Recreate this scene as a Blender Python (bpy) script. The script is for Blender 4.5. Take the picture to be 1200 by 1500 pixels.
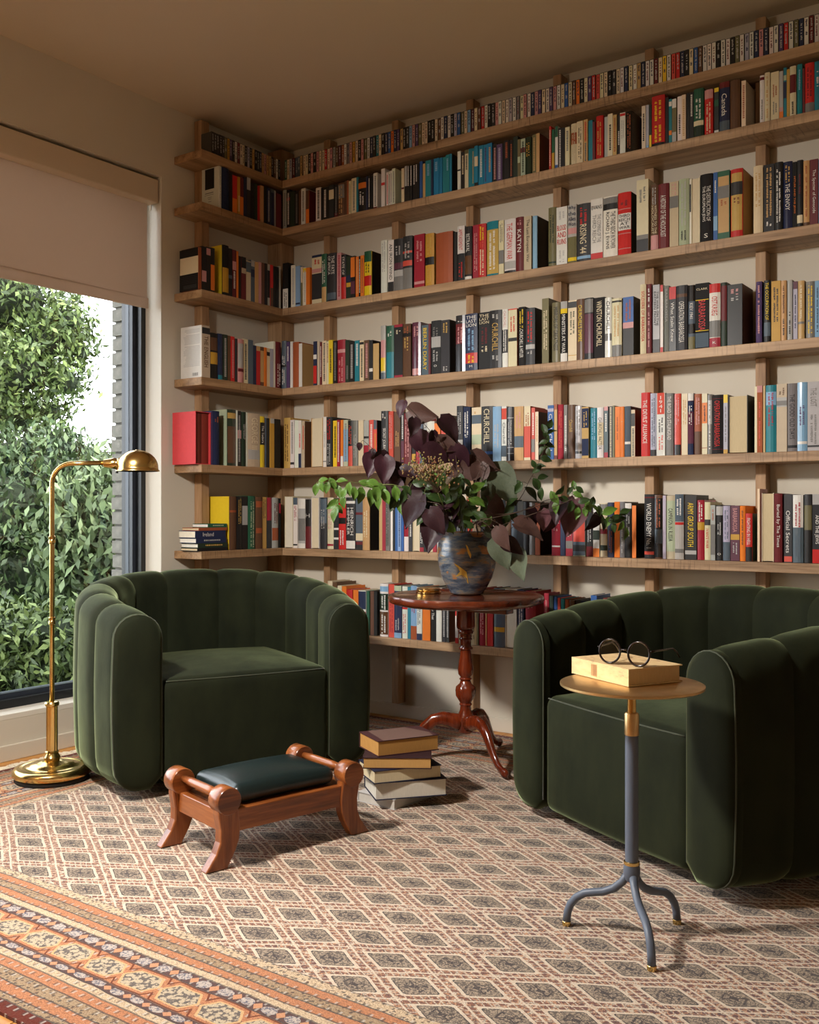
import bpy, bmesh, math, random
import numpy as np
from mathutils import Vector, Matrix
R = random.Random(7)
for o in list(bpy.data.objects):
    bpy.data.objects.remove(o, do_unlink=True)
SC = bpy.context.scene
COL = SC.collection
PI = math.pi

# ------------------------------------------------------------------ camera
# room axes: corner of the two shelf walls at the origin, long wall along +X (y = 0), window wall along -Y (x = 0)
F_PX, Y0_PX, CX_PX = 1447.56, 747.86, 600.0
YAW = math.radians(-35.3077)
CAM = Vector((3.5934, -3.8860, 1.0))
cam_data = bpy.data.cameras.new('camera')
cam = bpy.data.objects.new('camera', cam_data)
COL.objects.link(cam)
cam.location = CAM
cam.rotation_euler = (PI / 2, 0, -YAW)
cam_data.sensor_fit = 'HORIZONTAL'
cam_data.sensor_width = 36.0
cam_data.lens = 36.0 * F_PX / 1200.0
cam_data.shift_y = -(750.0 - Y0_PX) / 1200.0
cam_data.clip_start = 0.05
SC.camera = cam

# ------------------------------------------------------------------ light and exposure
SC.view_settings.view_transform = 'Standard'
SC.view_settings.look = 'None'
SC.view_settings.gamma = 1.0
SC.view_settings.use_curve_mapping = False
SC.view_settings.exposure = 0.0
world = bpy.data.worlds.new('sky')
SC.world = world
world.use_nodes = True
bg = world.node_tree.nodes['Background']
bg.inputs['Color'].default_value = (0.90, 0.95, 1.0, 1)
bg.inputs['Strength'].default_value = 6.3

def lamp(name, kind, loc, target, energy, color=(1, 1, 1), **kw):
    d = bpy.data.lights.new(name, kind)
    d.energy = energy
    d.color = color
    for k, v in kw.items():
        setattr(d, k, v)
    o = bpy.data.objects.new(name, d)
    COL.objects.link(o)
    o.location = loc
    v = Vector(target) - Vector(loc)
    o.rotation_euler = v.to_track_quat('-Z', 'Y').to_euler()
    return o
# the sun stands behind the house and only reaches the trees outside
lamp('sun', 'SUN', (6, 0, 9), (0, 0.9, 0), 5.0, (1.0, 0.95, 0.85), angle=0.02)
# the photographer's studio flash, beside the window and out of view
lamp('studio_flash', 'SPOT', (1.30, -2.95, 2.05), (1.75, -0.90, 0.0), 305, (1.0, 0.955, 0.90),
     spot_size=math.radians(126), spot_blend=0.9, shadow_soft_size=0.11)
# warm fill light added behind the camera to lift the ceiling and upper walls
lamp('warm_fill_light', 'POINT', (1.0, -4.6, 1.45), (0, 0, 0), 22, (1.0, 0.73, 0.47), shadow_soft_size=0.15)

# ------------------------------------------------------------------ pixel -> place
FX, FY = math.sin(YAW), math.cos(YAW)
def ray(px, py):
    u = (px - CX_PX) / F_PX
    return Vector((FX + u * FY, FY - u * FX, (Y0_PX - py) / F_PX))
def on_z(px, py, z=0.0):
    r = ray(px, py); return CAM + r * ((z - CAM.z) / r.z)
def on_y(px, py, y=0.0):
    r = ray(px, py); return CAM + r * ((y - CAM.y) / r.y)
def on_x(px, py, x=0.0):
    r = ray(px, py); return CAM + r * ((x - CAM.x) / r.x)
def at_dep(px, py, dep):
    return CAM + ray(px, py) * dep
def to_px(p):
    d = Vector(p) - CAM
    dep = d.x * FX + d.y * FY
    return CX_PX + F_PX * (d.x * FY - d.y * FX) / dep, Y0_PX - F_PX * d.z / dep, dep
RIGHT = Vector((FY, -FX, 0))
FWD = Vector((FX, FY, 0))
UP = Vector((0, 0, 1))

# ------------------------------------------------------------------ mesh helpers
class MB:
    def __init__(self):
        self.v = []; self.f = []
    def add(self, vs, fs):
        k = len(self.v)
        self.v += [tuple(p) for p in vs]
        self.f += [tuple(i + k for i in f) for f in fs]
        return self
    def box(self, x0, x1, y0, y1, z0, z1):
        v = [(x, y, z) for z in (z0, z1) for y in (y0, y1) for x in (x0, x1)]
        return self.add(v, [(0, 2, 3, 1), (4, 5, 7, 6), (0, 1, 5, 4), (2, 6, 7, 3), (0, 4, 6, 2), (1, 3, 7, 5)])
    def lathe(self, prof, n=32, c=(0, 0, 0), mod=None):
        vs = []; fs = []
        for r, z in prof:
            for i in range(n):
                a = 2 * PI * i / n
                rr = r + (mod(a, r, z) if mod else 0)
                vs.append((c[0] + rr * math.cos(a), c[1] + rr * math.sin(a), c[2] + z))
        m = len(prof)
        for j in range(m - 1):
            for i in range(n):
                i2 = (i + 1) % n
                fs.append((j * n + i, j * n + i2, (j + 1) * n + i2, (j + 1) * n + i))
        fs.append(tuple(range(n - 1, -1, -1)))
        fs.append(tuple((m - 1) * n + i for i in range(n)))
        return self.add(vs, fs)
    def tube(self, pts, rad, n=10, closed=False, flat=1.0, up=None):
        pts = [Vector(p) for p in pts]
        m = len(pts)
        if not hasattr(rad, '__len__'):
            rad = [rad] * m
        vs = []; fs = []
        nrm = None
        for i, p in enumerate(pts):
            if closed:
                t = pts[(i + 1) % m] - pts[i - 1]
            else:
                t = pts[min(i + 1, m - 1)] - pts[max(i - 1, 0)]
            t.normalize()
            if nrm is None:
                ref = Vector(up) if up else (Vector((0, 0, 1)) if abs(t.z) < 0.9 else Vector((1, 0, 0)))
                nrm = ref - t * ref.dot(t)
            else:
                nrm = nrm - t * nrm.dot(t)
            nrm.normalize()
            b = t.cross(nrm)
            for k in range(n):
                a = 2 * PI * k / n
                vs.append(p + (nrm * math.cos(a) + b * math.sin(a) * flat) * rad[i])
        for j in range(m if closed else m - 1):
            j2 = (j + 1) % m
            for k in range(n):
                k2 = (k + 1) % n
                fs.append((j * n + k, j * n + k2, j2 * n + k2, j2 * n + k))
        if not closed:
            fs.append(tuple(range(n - 1, -1, -1)))
            fs.append(tuple((m - 1) * n + k for k in range(n)))
        return self.add(vs, fs)
    def prism(self, poly, a, b, axis='y'):
        # poly in the two other axes, extruded from a to b along axis
        n = len(poly)
        def P(q, t):
            return {'x': (t, q[0], q[1]), 'y': (q[0], t, q[1]), 'z': (q[0], q[1], t)}[axis]
        vs = [P(q, a) for q in poly] + [P(q, b) for q in poly]
        fs = [tuple(range(n)), tuple(range(2 * n - 1, n - 1, -1))]
        fs += [(i, i + n, (i + 1) % n + n, (i + 1) % n) for i in range(n)]
        return self.add(vs, fs)
    def rbox(self, half, r, c=(0, 0, 0), m=5, e=4, func=None):
        def samples(h):
            s = [-h + r * (1 - math.cos(i * PI / 2 / e)) for i in range(e)]
            mid = [-(h - r) + 2 * (h - r) * i / m for i in range(m + 1)]
            return s + mid + [-q for q in reversed(s)]
        S = [samples(h) for h in half]
        vs = {}; order = []; fs = []
        def vid(p):
            k = tuple(round(q, 6) for q in p)
            if k not in vs:
                vs[k] = len(order); order.append(p)
            return vs[k]
        for ax in range(3):
            u, w = [(1, 2), (2, 0), (0, 1)][ax]
            for sg in (-1, 1):
                for i in range(len(S[u]) - 1):
                    for j in range(len(S[w]) - 1):
                        q = []
                        for (a, b) in ((i, j), (i + 1, j), (i + 1, j + 1), (i, j + 1)):
                            p = [0, 0, 0]; p[ax] = sg * half[ax]; p[u] = S[u][a]; p[w] = S[w][b]
                            q.append(vid(tuple(p)))
                        fs.append(tuple(q if sg > 0 else q[::-1]))
        out = []
        for p in order:
            inner = [max(-(h - r), min(h - r, x)) for x, h in zip(p, half)]
            d = Vector([a - b for a, b in zip(p, inner)])
            if d.length > 1e-9:
                d = d.normalized() * r
            q = Vector(inner) + d
            if func:
                q = func(q)
            out.append((q[0] + c[0], q[1] + c[1], q[2] + c[2]))
        return self.add(out, fs)
    def xf(self, M):
        self.v = [tuple(M @ Vector(p)) for p in self.v]
        return self
    def mesh(self, name, mat=None, smooth=False, fix=True):
        me = bpy.data.meshes.new(name)
        me.from_pydata(self.v, [], self.f)
        if fix:
            bm = bmesh.new(); bm.from_mesh(me)
            bmesh.ops.recalc_face_normals(bm, faces=bm.faces)
            bm.to_mesh(me); bm.free()
        if mat:
            me.materials.append(mat)
        if smooth:
            for p in me.polygons:
                p.use_smooth = True
        me.update()
        return me
    def build(self, name, mat=None, parent=None, smooth=False, loc=None, rot=None, bevel=0, auto=None):
        return obj(name, self.mesh(name, mat, smooth), parent, loc, rot, bevel, auto)

def obj(name, me, parent=None, loc=None, rot=None, bevel=0, auto=None):
    o = bpy.data.objects.new(name, me)
    COL.objects.link(o)
    if parent is not None:
        o.parent = parent
    if loc is not None:
        o.location = loc
    if rot is not None:
        o.rotation_euler = rot if hasattr(rot, '__len__') else (0, 0, rot)
    if bevel:
        b = o.modifiers.new('bevel', 'BEVEL'); b.width = bevel; b.segments = 2; b.limit_method = 'ANGLE'
    if auto:
        me.set_sharp_from_angle(angle=math.radians(auto)) if hasattr(me, 'set_sharp_from_angle') else None
    return o
def thing(name, label, cat, loc=(0, 0, 0), rot=0.0, group=None):
    o = bpy.data.objects.new(name, None)
    COL.objects.link(o)
    o.empty_display_size = 0.05
    o.location = loc
    o.rotation_euler = (0, 0, rot)
    return tag(o, label, cat, group)
def tag(o, label, cat, group=None):
    o['label'] = label; o['category'] = cat
    if group:
        o['group'] = group
    return o
def struct(o):
    o['kind'] = 'structure'
    return o
# ------------------------------------------------------------------ materials
def srgb(*c):
    return tuple(((x / 255) / 12.92 if x / 255 <= 0.04045 else ((x / 255 + 0.055) / 1.055) ** 2.4) for x in c)
class NT:
    def __init__(self, name):
        self.m = bpy.data.materials.new(name)
        self.m.use_nodes = True
        self.t = self.m.node_tree
        self.p = self.t.nodes['Principled BSDF']
    def n(self, kind, **kw):
        x = self.t.nodes.new(kind)
        for k, v in kw.items():
            setattr(x, k, v)
        return x
    def put(self, sock, v):
        if hasattr(v, 'is_linked') or hasattr(v, 'links'):
            self.t.links.new(v, sock)
        elif hasattr(v, '__len__'):
            sock.default_value = tuple(v) + (1,) if len(v) == 3 and len(sock.default_value) == 4 else v
        else:
            sock.default_value = v
    def m_(self, op, a, b=0.0, c=0.0):
        x = self.n('ShaderNodeMath', operation=op)
        for s, v in zip(x.inputs, (a, b, c)):
            self.put(s, v)
        return x.outputs[0]
    def mix(self, f, a, b, blend='MIX'):
        x = self.n('ShaderNodeMix', data_type='RGBA', blend_type=blend)
        self.put(x.inputs[0], f); self.put(x.inputs[6], a); self.put(x.inputs[7], b)
        return x.outputs[2]
    def coords(self, kind='Object'):
        return self.n('ShaderNodeTexCoord').outputs[kind]
    def map(self, vec, scale=(1, 1, 1), loc=(0, 0, 0), rot=(0, 0, 0)):
        x = self.n('ShaderNodeMapping')
        self.put(x.inputs[0], vec); self.put(x.inputs['Location'], loc)
        self.put(x.inputs['Rotation'], rot); self.put(x.inputs['Scale'], scale)
        return x.outputs[0]
    def noise(self, vec, scale, detail=3, rough=0.5, out=0):
        x = self.n('ShaderNodeTexNoise')
        if vec is not None:
            self.put(x.inputs['Vector'], vec)
        x.inputs['Scale'].default_value = scale
        x.inputs['Detail'].default_value = detail
        x.inputs['Roughness'].default_value = rough
        return x.outputs[out]
    def ramp(self, fac, stops, interp='LINEAR'):
        x = self.n('ShaderNodeValToRGB')
        r = x.color_ramp; r.interpolation = interp
        while len(r.elements) < len(stops):
            r.elements.new(0.5)
        for e, (p, c) in zip(r.elements, sorted(stops, key=lambda s: s[0])):
            e.position = p; e.color = tuple(c) + (1,) if len(c) == 3 else c
        self.put(x.inputs[0], fac)
        return x.outputs[0]
    def sep(self, vec):
        x = self.n('ShaderNodeSeparateXYZ'); self.put(x.inputs[0], vec)
        return x.outputs
    def bump(self, h, strength=0.3, dist=0.01):
        x = self.n('ShaderNodeBump')
        x.inputs['Strength'].default_value = strength
        x.inputs['Distance'].default_value = dist
        self.put(x.inputs['Height'], h)
        self.t.links.new(x.outputs[0], self.p.inputs['Normal'])
    def set(self, **kw):
        for k, v in kw.items():
            self.put(self.p.inputs[k.replace('_', ' ')], v)
        return self

def plain(name, col, rough=0.6, metal=0.0, var=0.0, scale=20, bump=0.0, spec=0.5, **kw):
    N = NT(name)
    N.set(Roughness=rough, Metallic=metal, Specular_IOR_Level=spec)
    if var:
        f = N.noise(N.coords(), scale, 4)
        lo = [c * (1 - var) for c in col]; hi = [min(1, c * (1 + var)) for c in col]
        N.set(Base_Color=N.ramp(f, [(0.3, lo), (0.7, hi)]))
    else:
        N.set(Base_Color=col)
    if bump:
        N.bump(N.noise(N.coords(), scale * 6, 4), bump, 0.002)
    N.set(**kw)
    return N.m

def wood(name, dark, mid, light, axis, rough=0.55, scale=9.0, sawn=0.0, spec=0.4, coat=0.0):
    N = NT(name)
    inf = N.n('ShaderNodeObjectInfo')
    cc = N.n('ShaderNodeVectorMath', operation='ADD')
    N.put(cc.inputs[0], N.coords())
    N.t.links.new(inf.outputs['Random'], cc.inputs[1])
    s = [scale, scale, scale]; s['xyz'.index(axis)] = scale * 0.07
    v = N.map(cc.outputs[0], s)
    g = N.noise(v, 3.0, 8, 0.62)
    g2 = N.noise(N.map(cc.outputs[0], [q * 4 for q in s]), 4.0, 4, 0.6)
    f = N.m_('ADD', N.m_('MULTIPLY', g, 0.75), N.m_('MULTIPLY', g2, 0.25))
    c = N.ramp(f, [(0.36, dark), (0.5, mid), (0.66, light)])
    if sawn:
        s2 = [6, 6, 6]; s2['xyz'.index(axis)] = 60
        k = N.noise(N.map(cc.outputs[0], s2), 2.0, 3, 0.6)
        pt = N.noise(cc.outputs[0], 3.0, 3)
        k = N.m_('MULTIPLY', N.ramp(k, [(0.52, (0, 0, 0)), (0.64, (1, 1, 1))]), N.ramp(pt, [(0.45, (0, 0, 0)), (0.62, (1, 1, 1))]))
        c = N.mix(N.m_('MULTIPLY', k, sawn), c, [q * 0.45 for q in dark])
    N.set(Base_Color=c, Roughness=rough, Specular_IOR_Level=spec, Coat_Weight=coat, Coat_Roughness=0.12)
    N.bump(g2, 0.12, 0.002)
    return N.m

M = {}
M['wall'] = plain('wall_paint', srgb(214, 205, 188), 0.8, var=0.015, scale=3, spec=0.2)
M['wall_back'] = M['wall']
M['ceiling'] = plain('ceiling_paint', srgb(214, 198, 174), 0.85, var=0.01, scale=2, spec=0.15)
M['trim'] = plain('white_trim_paint', srgb(226, 220, 206), 0.5)
M['frame'] = plain('black_window_frame', srgb(22, 25, 29), 0.35)
M['frame2'] = plain('slate_window_sash', srgb(58, 64, 74), 0.35)
M['brick'] = plain('pale_brick', srgb(112, 108, 100), 0.85, var=0.2, scale=30, bump=0.4)
M['mortar'] = plain('mortar', srgb(92, 90, 84), 0.9)
def blind_mat():
    N = NT('blind_fabric')
    N.set(Base_Color=srgb(214, 196, 180), Roughness=0.9)
    tr = N.n('ShaderNodeBsdfTranslucent'); tr.inputs[0].default_value = srgb(206, 186, 170) + (1,)
    mx = N.n('ShaderNodeMixShader'); mx.inputs[0].default_value = 0.38
    out = N.t.nodes['Material Output']
    N.t.links.new(N.p.outputs[0], mx.inputs[1]); N.t.links.new(tr.outputs[0], mx.inputs[2]); N.t.links.new(mx.outputs[0], out.inputs[0])
    N.bump(N.noise(N.map(N.coords(), (1, 300, 300)), 2.0, 2), 0.08, 0.001)
    return N.m
M['blind'] = blind_mat()
M['blindbox'] = plain('blind_cassette', srgb(214, 196, 172), 0.5)
M['oak'] = wood('oak_floor', srgb(170, 110, 50), srgb(205, 145, 75), srgb(222, 168, 98), 'y', 0.4, 6)
M['shelf_x'] = wood('shelf_wood_long', srgb(126, 97, 68), srgb(170, 137, 103), srgb(194, 162, 127), 'x', 0.5, 7, sawn=0.55)
M['shelf_y'] = wood('shelf_wood_short', srgb(122, 91, 60), srgb(162, 127, 90), srgb(188, 153, 114), 'y', 0.5, 7, sawn=0.5)
M['shelf_z'] = wood('post_wood', srgb(128, 95, 64), srgb(166, 130, 94), srgb(188, 153, 116), 'z', 0.55, 7)
M['stool'] = wood('stool_wood', srgb(92, 46, 18), srgb(138, 76, 34), srgb(170, 102, 52), 'x', 0.32, 9, coat=0.35)
M['stool_y'] = wood('stool_wood_cross', srgb(92, 46, 18), srgb(138, 76, 34), srgb(170, 102, 52), 'y', 0.32, 9, coat=0.35)
M['stool_z'] = wood('stool_wood_upright', srgb(86, 42, 17), srgb(130, 70, 32), srgb(162, 96, 48), 'z', 0.32, 9, coat=0.35)
M['mahogany'] = wood('mahogany', srgb(70, 22, 9), srgb(108, 40, 16), srgb(134, 58, 26), 'z', 0.22, 7, coat=0.6)
M['mahogany_x'] = wood('mahogany_top', srgb(62, 22, 10), srgb(92, 38, 18), srgb(118, 54, 28), 'x', 0.24, 7, coat=0.6)
M['brass'] = plain('polished_brass', srgb(222, 190, 122), 0.2, 1.0, var=0.12, scale=14)
M['brass_satin'] = plain('satin_brass', srgb(214, 182, 130), 0.38, 1.0, var=0.08, scale=30)
M['iron'] = plain('blue_grey_powder_coat', srgb(88, 97, 112), 0.45, 0.0, bump=0.05, scale=40)
M['black'] = plain('black_plinth', srgb(14, 13, 12), 0.6)
M['leather'] = plain('green_leather', srgb(22, 36, 36), 0.32, var=0.12, scale=40, bump=0.12)
M['paper'] = None
def velvet():
    N = NT('green_velvet')
    f = N.noise(N.map(N.coords(), (1, 1, 0.5)), 7, 5, 0.65)
    f2 = N.noise(N.coords(), 420, 2)
    N.set(Base_Color=N.ramp(f, [(0.35, srgb(21, 25, 13)), (0.65, srgb(32, 36, 20))]), Roughness=0.85, Specular_IOR_Level=0.15,
          Sheen_Weight=N.ramp(f, [(0.3, (0.55, 0.55, 0.55)), (0.7, (1, 1, 1))]), Sheen_Roughness=0.34, Sheen_Tint=srgb(172, 186, 138))
    N.bump(N.m_('ADD', N.m_('MULTIPLY', f, 0.6), N.m_('MULTIPLY', f2, 0.1)), 0.15, 0.006)
    return N.m
M['velvet'] = velvet()
M['piping'] = plain('velvet_seam', srgb(52, 58, 36), 0.85, Sheen_Weight=0.25)

def page_mat():
    N = NT('book_pages')
    c = N.n('ShaderNodeObjectInfo').outputs['Color']
    z = N.map(N.coords(), (900, 40, 40))
    k = N.noise(z, 1.0, 2)
    N.set(Base_Color=N.mix(N.m_('MULTIPLY', k, 0.35), c, (0.25, 0.19, 0.11), 'MULTIPLY'), Roughness=0.9, Specular_IOR_Level=0.1)
    return N.m
M['paper'] = page_mat()
def cover_mat(name, rough, spec, cl):
    N = NT(name)
    c = N.n('ShaderNodeObjectInfo').outputs['Color']
    k = N.noise(N.coords(), 60, 4)
    N.set(Base_Color=N.mix(0.25, c, N.mix(k, (0.5, 0.5, 0.5), (1, 1, 1)), 'MULTIPLY'), Roughness=rough, Specular_IOR_Level=spec, Coat_Weight=cl, Coat_Roughness=0.2)
    return N.m
M['jacket'] = cover_mat('book_jacket', 0.5, 0.4, 0.04)
M['gloss'] = cover_mat('glossy_jacket', 0.24, 0.5, 0.25)
M['cloth'] = cover_mat('book_cloth', 0.7, 0.3, 0.0)
def attr_mat():
    N = NT('book_row_colours')
    a = N.n('ShaderNodeAttribute'); a.attribute_name = 'Col'
    N.set(Base_Color=a.outputs['Color'], Roughness=0.5)
    return N.m
M['attr'] = attr_mat()
def ink():
    N = NT('print_ink')
    N.set(Base_Color=N.n('ShaderNodeObjectInfo').outputs['Color'], Roughness=0.5, Specular_IOR_Level=0.3)
    return N.m
M['ink'] = ink()
def glass(name, gl, tint=(1, 1, 1)):
    m = bpy.data.materials.new(name); m.use_nodes = True
    t = m.node_tree; t.nodes.clear()
    o = t.nodes.new('ShaderNodeOutputMaterial'); mx = t.nodes.new('ShaderNodeMixShader')
    tr = t.nodes.new('ShaderNodeBsdfTransparent'); g = t.nodes.new('ShaderNodeBsdfGlossy')
    tr.inputs[0].default_value = tuple(tint) + (1,)
    g.inputs['Roughness'].default_value = 0.02
    fr = t.nodes.new('ShaderNodeFresnel'); fr.inputs[0].default_value = gl
    t.links.new(fr.outputs[0], mx.inputs[0]); t.links.new(tr.outputs[0], mx.inputs[1])
    t.links.new(g.outputs[0], mx.inputs[2]); t.links.new(mx.outputs[0], o.inputs[0])
    return m
M['pane'] = glass('window_glass', 1.3)
M['lens'] = glass('spectacle_lens', 1.55)
M['tortoise'] = plain('dark_tortoiseshell', srgb(32, 18, 12), 0.2, var=0.5, scale=60)

def rug_mat():
    N = NT('patterned_rug')
    X, Y, _ = N.sep(N.coords())
    # small hand-woven wobble
    wob = N.sep(N.noise(N.coords(), 9.0, 2, 0.5, 1))
    X = N.m_('ADD', X, N.m_('MULTIPLY', N.m_('SUBTRACT', wob[0], 0.5), 0.012))
    Y = N.m_('ADD', Y, N.m_('MULTIPLY', N.m_('SUBTRACT', wob[1], 0.5), 0.012))
    a = N.m_('MULTIPLY', X, 1 / 0.224); b = N.m_('MULTIPLY', Y, 1 / 0.133)
    U = N.m_('ADD', N.m_('ADD', a, b), 11.744); V = N.m_('ADD', N.m_('SUBTRACT', a, b), -22.271)
    def fr(q): return N.m_('SUBTRACT', N.m_('FRACT', N.m_('ADD', q, 100.5)), 0.5)
    fu, fv = fr(U), fr(V)
    au, av = N.m_('ABSOLUTE', fu), N.m_('ABSOLUTE', fv)
    m = N.m_('MAXIMUM', au, av); mn = N.m_('MINIMUM', au, av)
    def lt(x, k): return N.m_('LESS_THAN', x, k)
    def gt(x, k): return N.m_('GREATER_THAN', x, k)
    def band(x, lo, hi): return N.m_('MULTIPLY', gt(x, lo), lt(x, hi))
    fine = N.noise(N.coords(), 190, 3, 0.7)
    vor = N.n('ShaderNodeTexVoronoi'); N.put(vor.inputs['Vector'], N.coords()); vor.inputs['Scale'].default_value = 95
    vd = vor.outputs['Distance']
    big = N.noise(N.coords(), 1.3, 2)
    def scrib(sc, wd):       # thin hand-drawn looking lines
        return lt(N.m_('ABSOLUTE', N.m_('SUBTRACT', N.noise(N.coords(), sc, 1, 0.5), 0.5)), wd)
    sc1, sc2 = scrib(95, 0.045), scrib(150, 0.05)
    cream = srgb(220, 204, 182); tan = srgb(176, 157, 135); dark = srgb(78, 70, 68); red = srgb(146, 100, 82); orange = srgb(198, 148, 114)
    plum = srgb(118, 84, 80)
    # field: medallions, pale lattice lines, flower strips
    fl = N.mix(N.ramp(big, [(0.42, (0, 0, 0)), (0.58, (1, 1, 1))]), plum, red)
    fl = N.mix(gt(vd, 0.50), fl, orange)
    dash = N.m_('ABSOLUTE', fr(N.m_('MULTIPLY', mn, 8.0)))
    strip = N.mix(N.m_('MULTIPLY', lt(dash, 0.40), lt(N.m_('ADD', vd, N.m_('MULTIPLY', fine, 0.3)), 0.86)), cream, fl)
    strip = N.mix(N.m_('MULTIPLY', sc2, 0.75), strip, N.mix(gt(fine, 0.5), plum, dark))
    col = N.mix(N.m_('MULTIPLY', N.m_('MULTIPLY', sc1, gt(fine, 0.48)), 0.35), cream, orange)
    col = N.mix(band(m, 0.355, 0.478), col, strip)
    s = N.m_('ADD', au, av)
    hexd = N.m_('MAXIMUM', m, N.m_('MULTIPLY', s, 0.535))
    med = N.mix(N.m_('MULTIPLY', N.m_('MAXIMUM', sc1, N.m_('MULTIPLY', sc2, gt(fine, 0.45))), 0.8), tan, dark)
    ringd = N.m_('ABSOLUTE', N.m_('SUBTRACT', s, 0.20))
    med = N.mix(N.m_('MULTIPLY', lt(ringd, 0.022), gt(fine, 0.44)), med, dark)
    med = N.mix(N.m_('MULTIPLY', lt(s, 0.085), gt(fine, 0.40)), med, dark)
    med = N.mix(N.m_('MULTIPLY', lt(mn, 0.016), N.m_('MULTIPLY', lt(m, 0.2), gt(fine, 0.45))), med, dark)
    col = N.mix(lt(hexd, 0.285), col, med)
    col = N.mix(N.m_('MULTIPLY', band(hexd, 0.272, 0.293), gt(fine, 0.42)), col, dark)
    # border
    dx = N.m_('MAXIMUM', N.m_('SUBTRACT', 0.60, X), N.m_('SUBTRACT', X, 3.55))
    dy = N.m_('MAXIMUM', N.m_('SUBTRACT', -2.29, Y), N.m_('SUBTRACT', Y, -0.56))
    D = N.m_('MAXIMUM', dx, dy)
    isx = gt(dx, dy)
    S = N.m_('ADD', N.m_('MULTIPLY', isx, Y), N.m_('MULTIPLY', N.m_('SUBTRACT', 1.0, isx), X))
    t = N.m_('MULTIPLY', D, 1 / 0.47)
    bcream = srgb(218, 194, 160); olive = srgb(178, 154, 122); bor = srgb(202, 138, 98); bdk = srgb(92, 72, 72); wine = srgb(108, 40, 26)
    w = 1 / 0.47
    edges = [(0, bcream), (.032, bor), (.06, olive), (.087, bor), (.113, bcream), (.136, bdk), (.174, bor), (.267, bdk), (.294, bcream), (.318, bor),
             (.350, olive), (.385, bor), (.416, olive), (.434, wine)]
    bc = N.ramp(t, [(e * w, c) for e, c in edges], 'CONSTANT')
    bc = N.mix(N.m_('MULTIPLY', N.m_('MULTIPLY', sc2, gt(fine, 0.46)), 0.5), bc, srgb(112, 68, 50))
    # tiny flowers in the narrow bands
    dots = N.m_('MULTIPLY', lt(N.m_('ABSOLUTE', fr(N.m_('MULTIPLY', S, 1 / 0.028))), 0.20), lt(N.m_('ABSOLUTE', fr(N.m_('MULTIPLY', D, 1 / 0.0277))), 0.22))
    bc = N.mix(N.m_('MULTIPLY', dots, 0.55), bc, N.mix(gt(fr(N.m_('MULTIPLY', S, 1 / 0.056)), 0), dark, srgb(206, 200, 190)))
    vines = N.m_('MULTIPLY', lt(N.m_('ADD', N.m_('MULTIPLY', fine, 0.55), N.m_('MULTIPLY', vd, 0.5)), 0.44), N.m_('ADD', band(D, .0, .032), N.m_('ADD', band(D, .06, .087), N.m_('ADD', band(D, .350, .385), band(D, .416, .434)))))
    bc = N.mix(N.m_('MULTIPLY', vines, 0.8), bc, dark)
    bc = N.mix(N.m_('MULTIPLY', N.m_('MULTIPLY', lt(fine, 0.42), lt(D, 0.434)), 0.35), bc, srgb(120, 70, 44))
    def ell(d0, per, ra, rb):
        ea = N.m_('MULTIPLY', fr(N.m_('MULTIPLY', S, 1 / per)), per / ra)
        eb = N.m_('MULTIPLY', N.m_('SUBTRACT', D, d0), 1 / rb)
        return N.m_('ADD', N.m_('MULTIPLY', ea, ea), N.m_('MULTIPLY', eb, eb))
    for d0, rb in ((.155, .0135), (.2805, .0095)):
        e = ell(d0, 0.062, 0.019, rb)
        bc = N.mix(lt(e, 1.0), bc, N.mix(gt(fine, 0.47), srgb(112, 110, 122), srgb(196, 182, 170)))
        ea = N.m_('ABSOLUTE', fr(N.m_('ADD', N.m_('MULTIPLY', S, 1 / 0.062), 0.5)))
        q = N.m_('ADD', N.m_('MULTIPLY', ea, 5.0), N.m_('ABSOLUTE', N.m_('MULTIPLY', N.m_('SUBTRACT', D, d0), 1 / rb)))
        bc = N.mix(lt(q, 1.0), bc, srgb(206, 150, 112))
    # hexagons of the main band
    ha = N.m_('MULTIPLY', N.m_('ABSOLUTE', fr(N.m_('ADD', N.m_('MULTIPLY', S, 1 / 0.1165), 0.47))), 2.0)
    hb = N.m_('ABSOLUTE', N.m_('MULTIPLY', N.m_('SUBTRACT', D, .2205), 1 / .0465))
    hx = N.m_('MAXIMUM', N.m_('MULTIPLY', hb, 1.15), N.m_('ADD', N.m_('MULTIPLY', ha, 0.85), N.m_('MULTIPLY', hb, 0.45)))
    inb = band(D, .174, .267)
    bc = N.mix(N.m_('MULTIPLY', inb, band(hx, 1.02, 1.10)), bc, srgb(120, 60, 36))
    bc = N.mix(N.m_('MULTIPLY', inb, lt(hx, 0.80)), bc, N.mix(gt(N.m_('ADD', N.m_('MULTIPLY', fine, 0.7), N.m_('MULTIPLY', vd, 0.45)), 0.60), srgb(200, 182, 154), srgb(110, 100, 94)))
    bc = N.mix(N.m_('MULTIPLY', inb, band(hx, 0.74, 0.84)), bc, srgb(214, 176, 128))
    # dark outlines between bands
    ln = None
    for e, _c in edges:
        k = lt(N.m_('ABSOLUTE', N.m_('SUBTRACT', D, e)), 0.0022)
        ln = k if ln is None else N.m_('MAXIMUM', ln, k)
    bc = N.mix(N.m_('MULTIPLY', ln, 0.75), bc, dark)
    col = N.mix(gt(D, 0.0), col, bc)
    col = N.mix(0.4, col, N.mix(N.noise(N.coords(), 260, 2, 0.7), (0.35, 0.35, 0.35), (1.3, 1.3, 1.3)), 'MULTIPLY')
    N.set(Base_Color=col, Roughness=0.95, Specular_IOR_Level=0.05, Sheen_Weight=0.15, Sheen_Roughness=0.5)
    N.bump(N.noise(N.coords(), 330, 2, 0.7), 0.6, 0.004)
    return N.m
M['rug'] = rug_mat()
M['fringe'] = plain('rug_fringe', srgb(226, 214, 190), 0.95)
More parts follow.
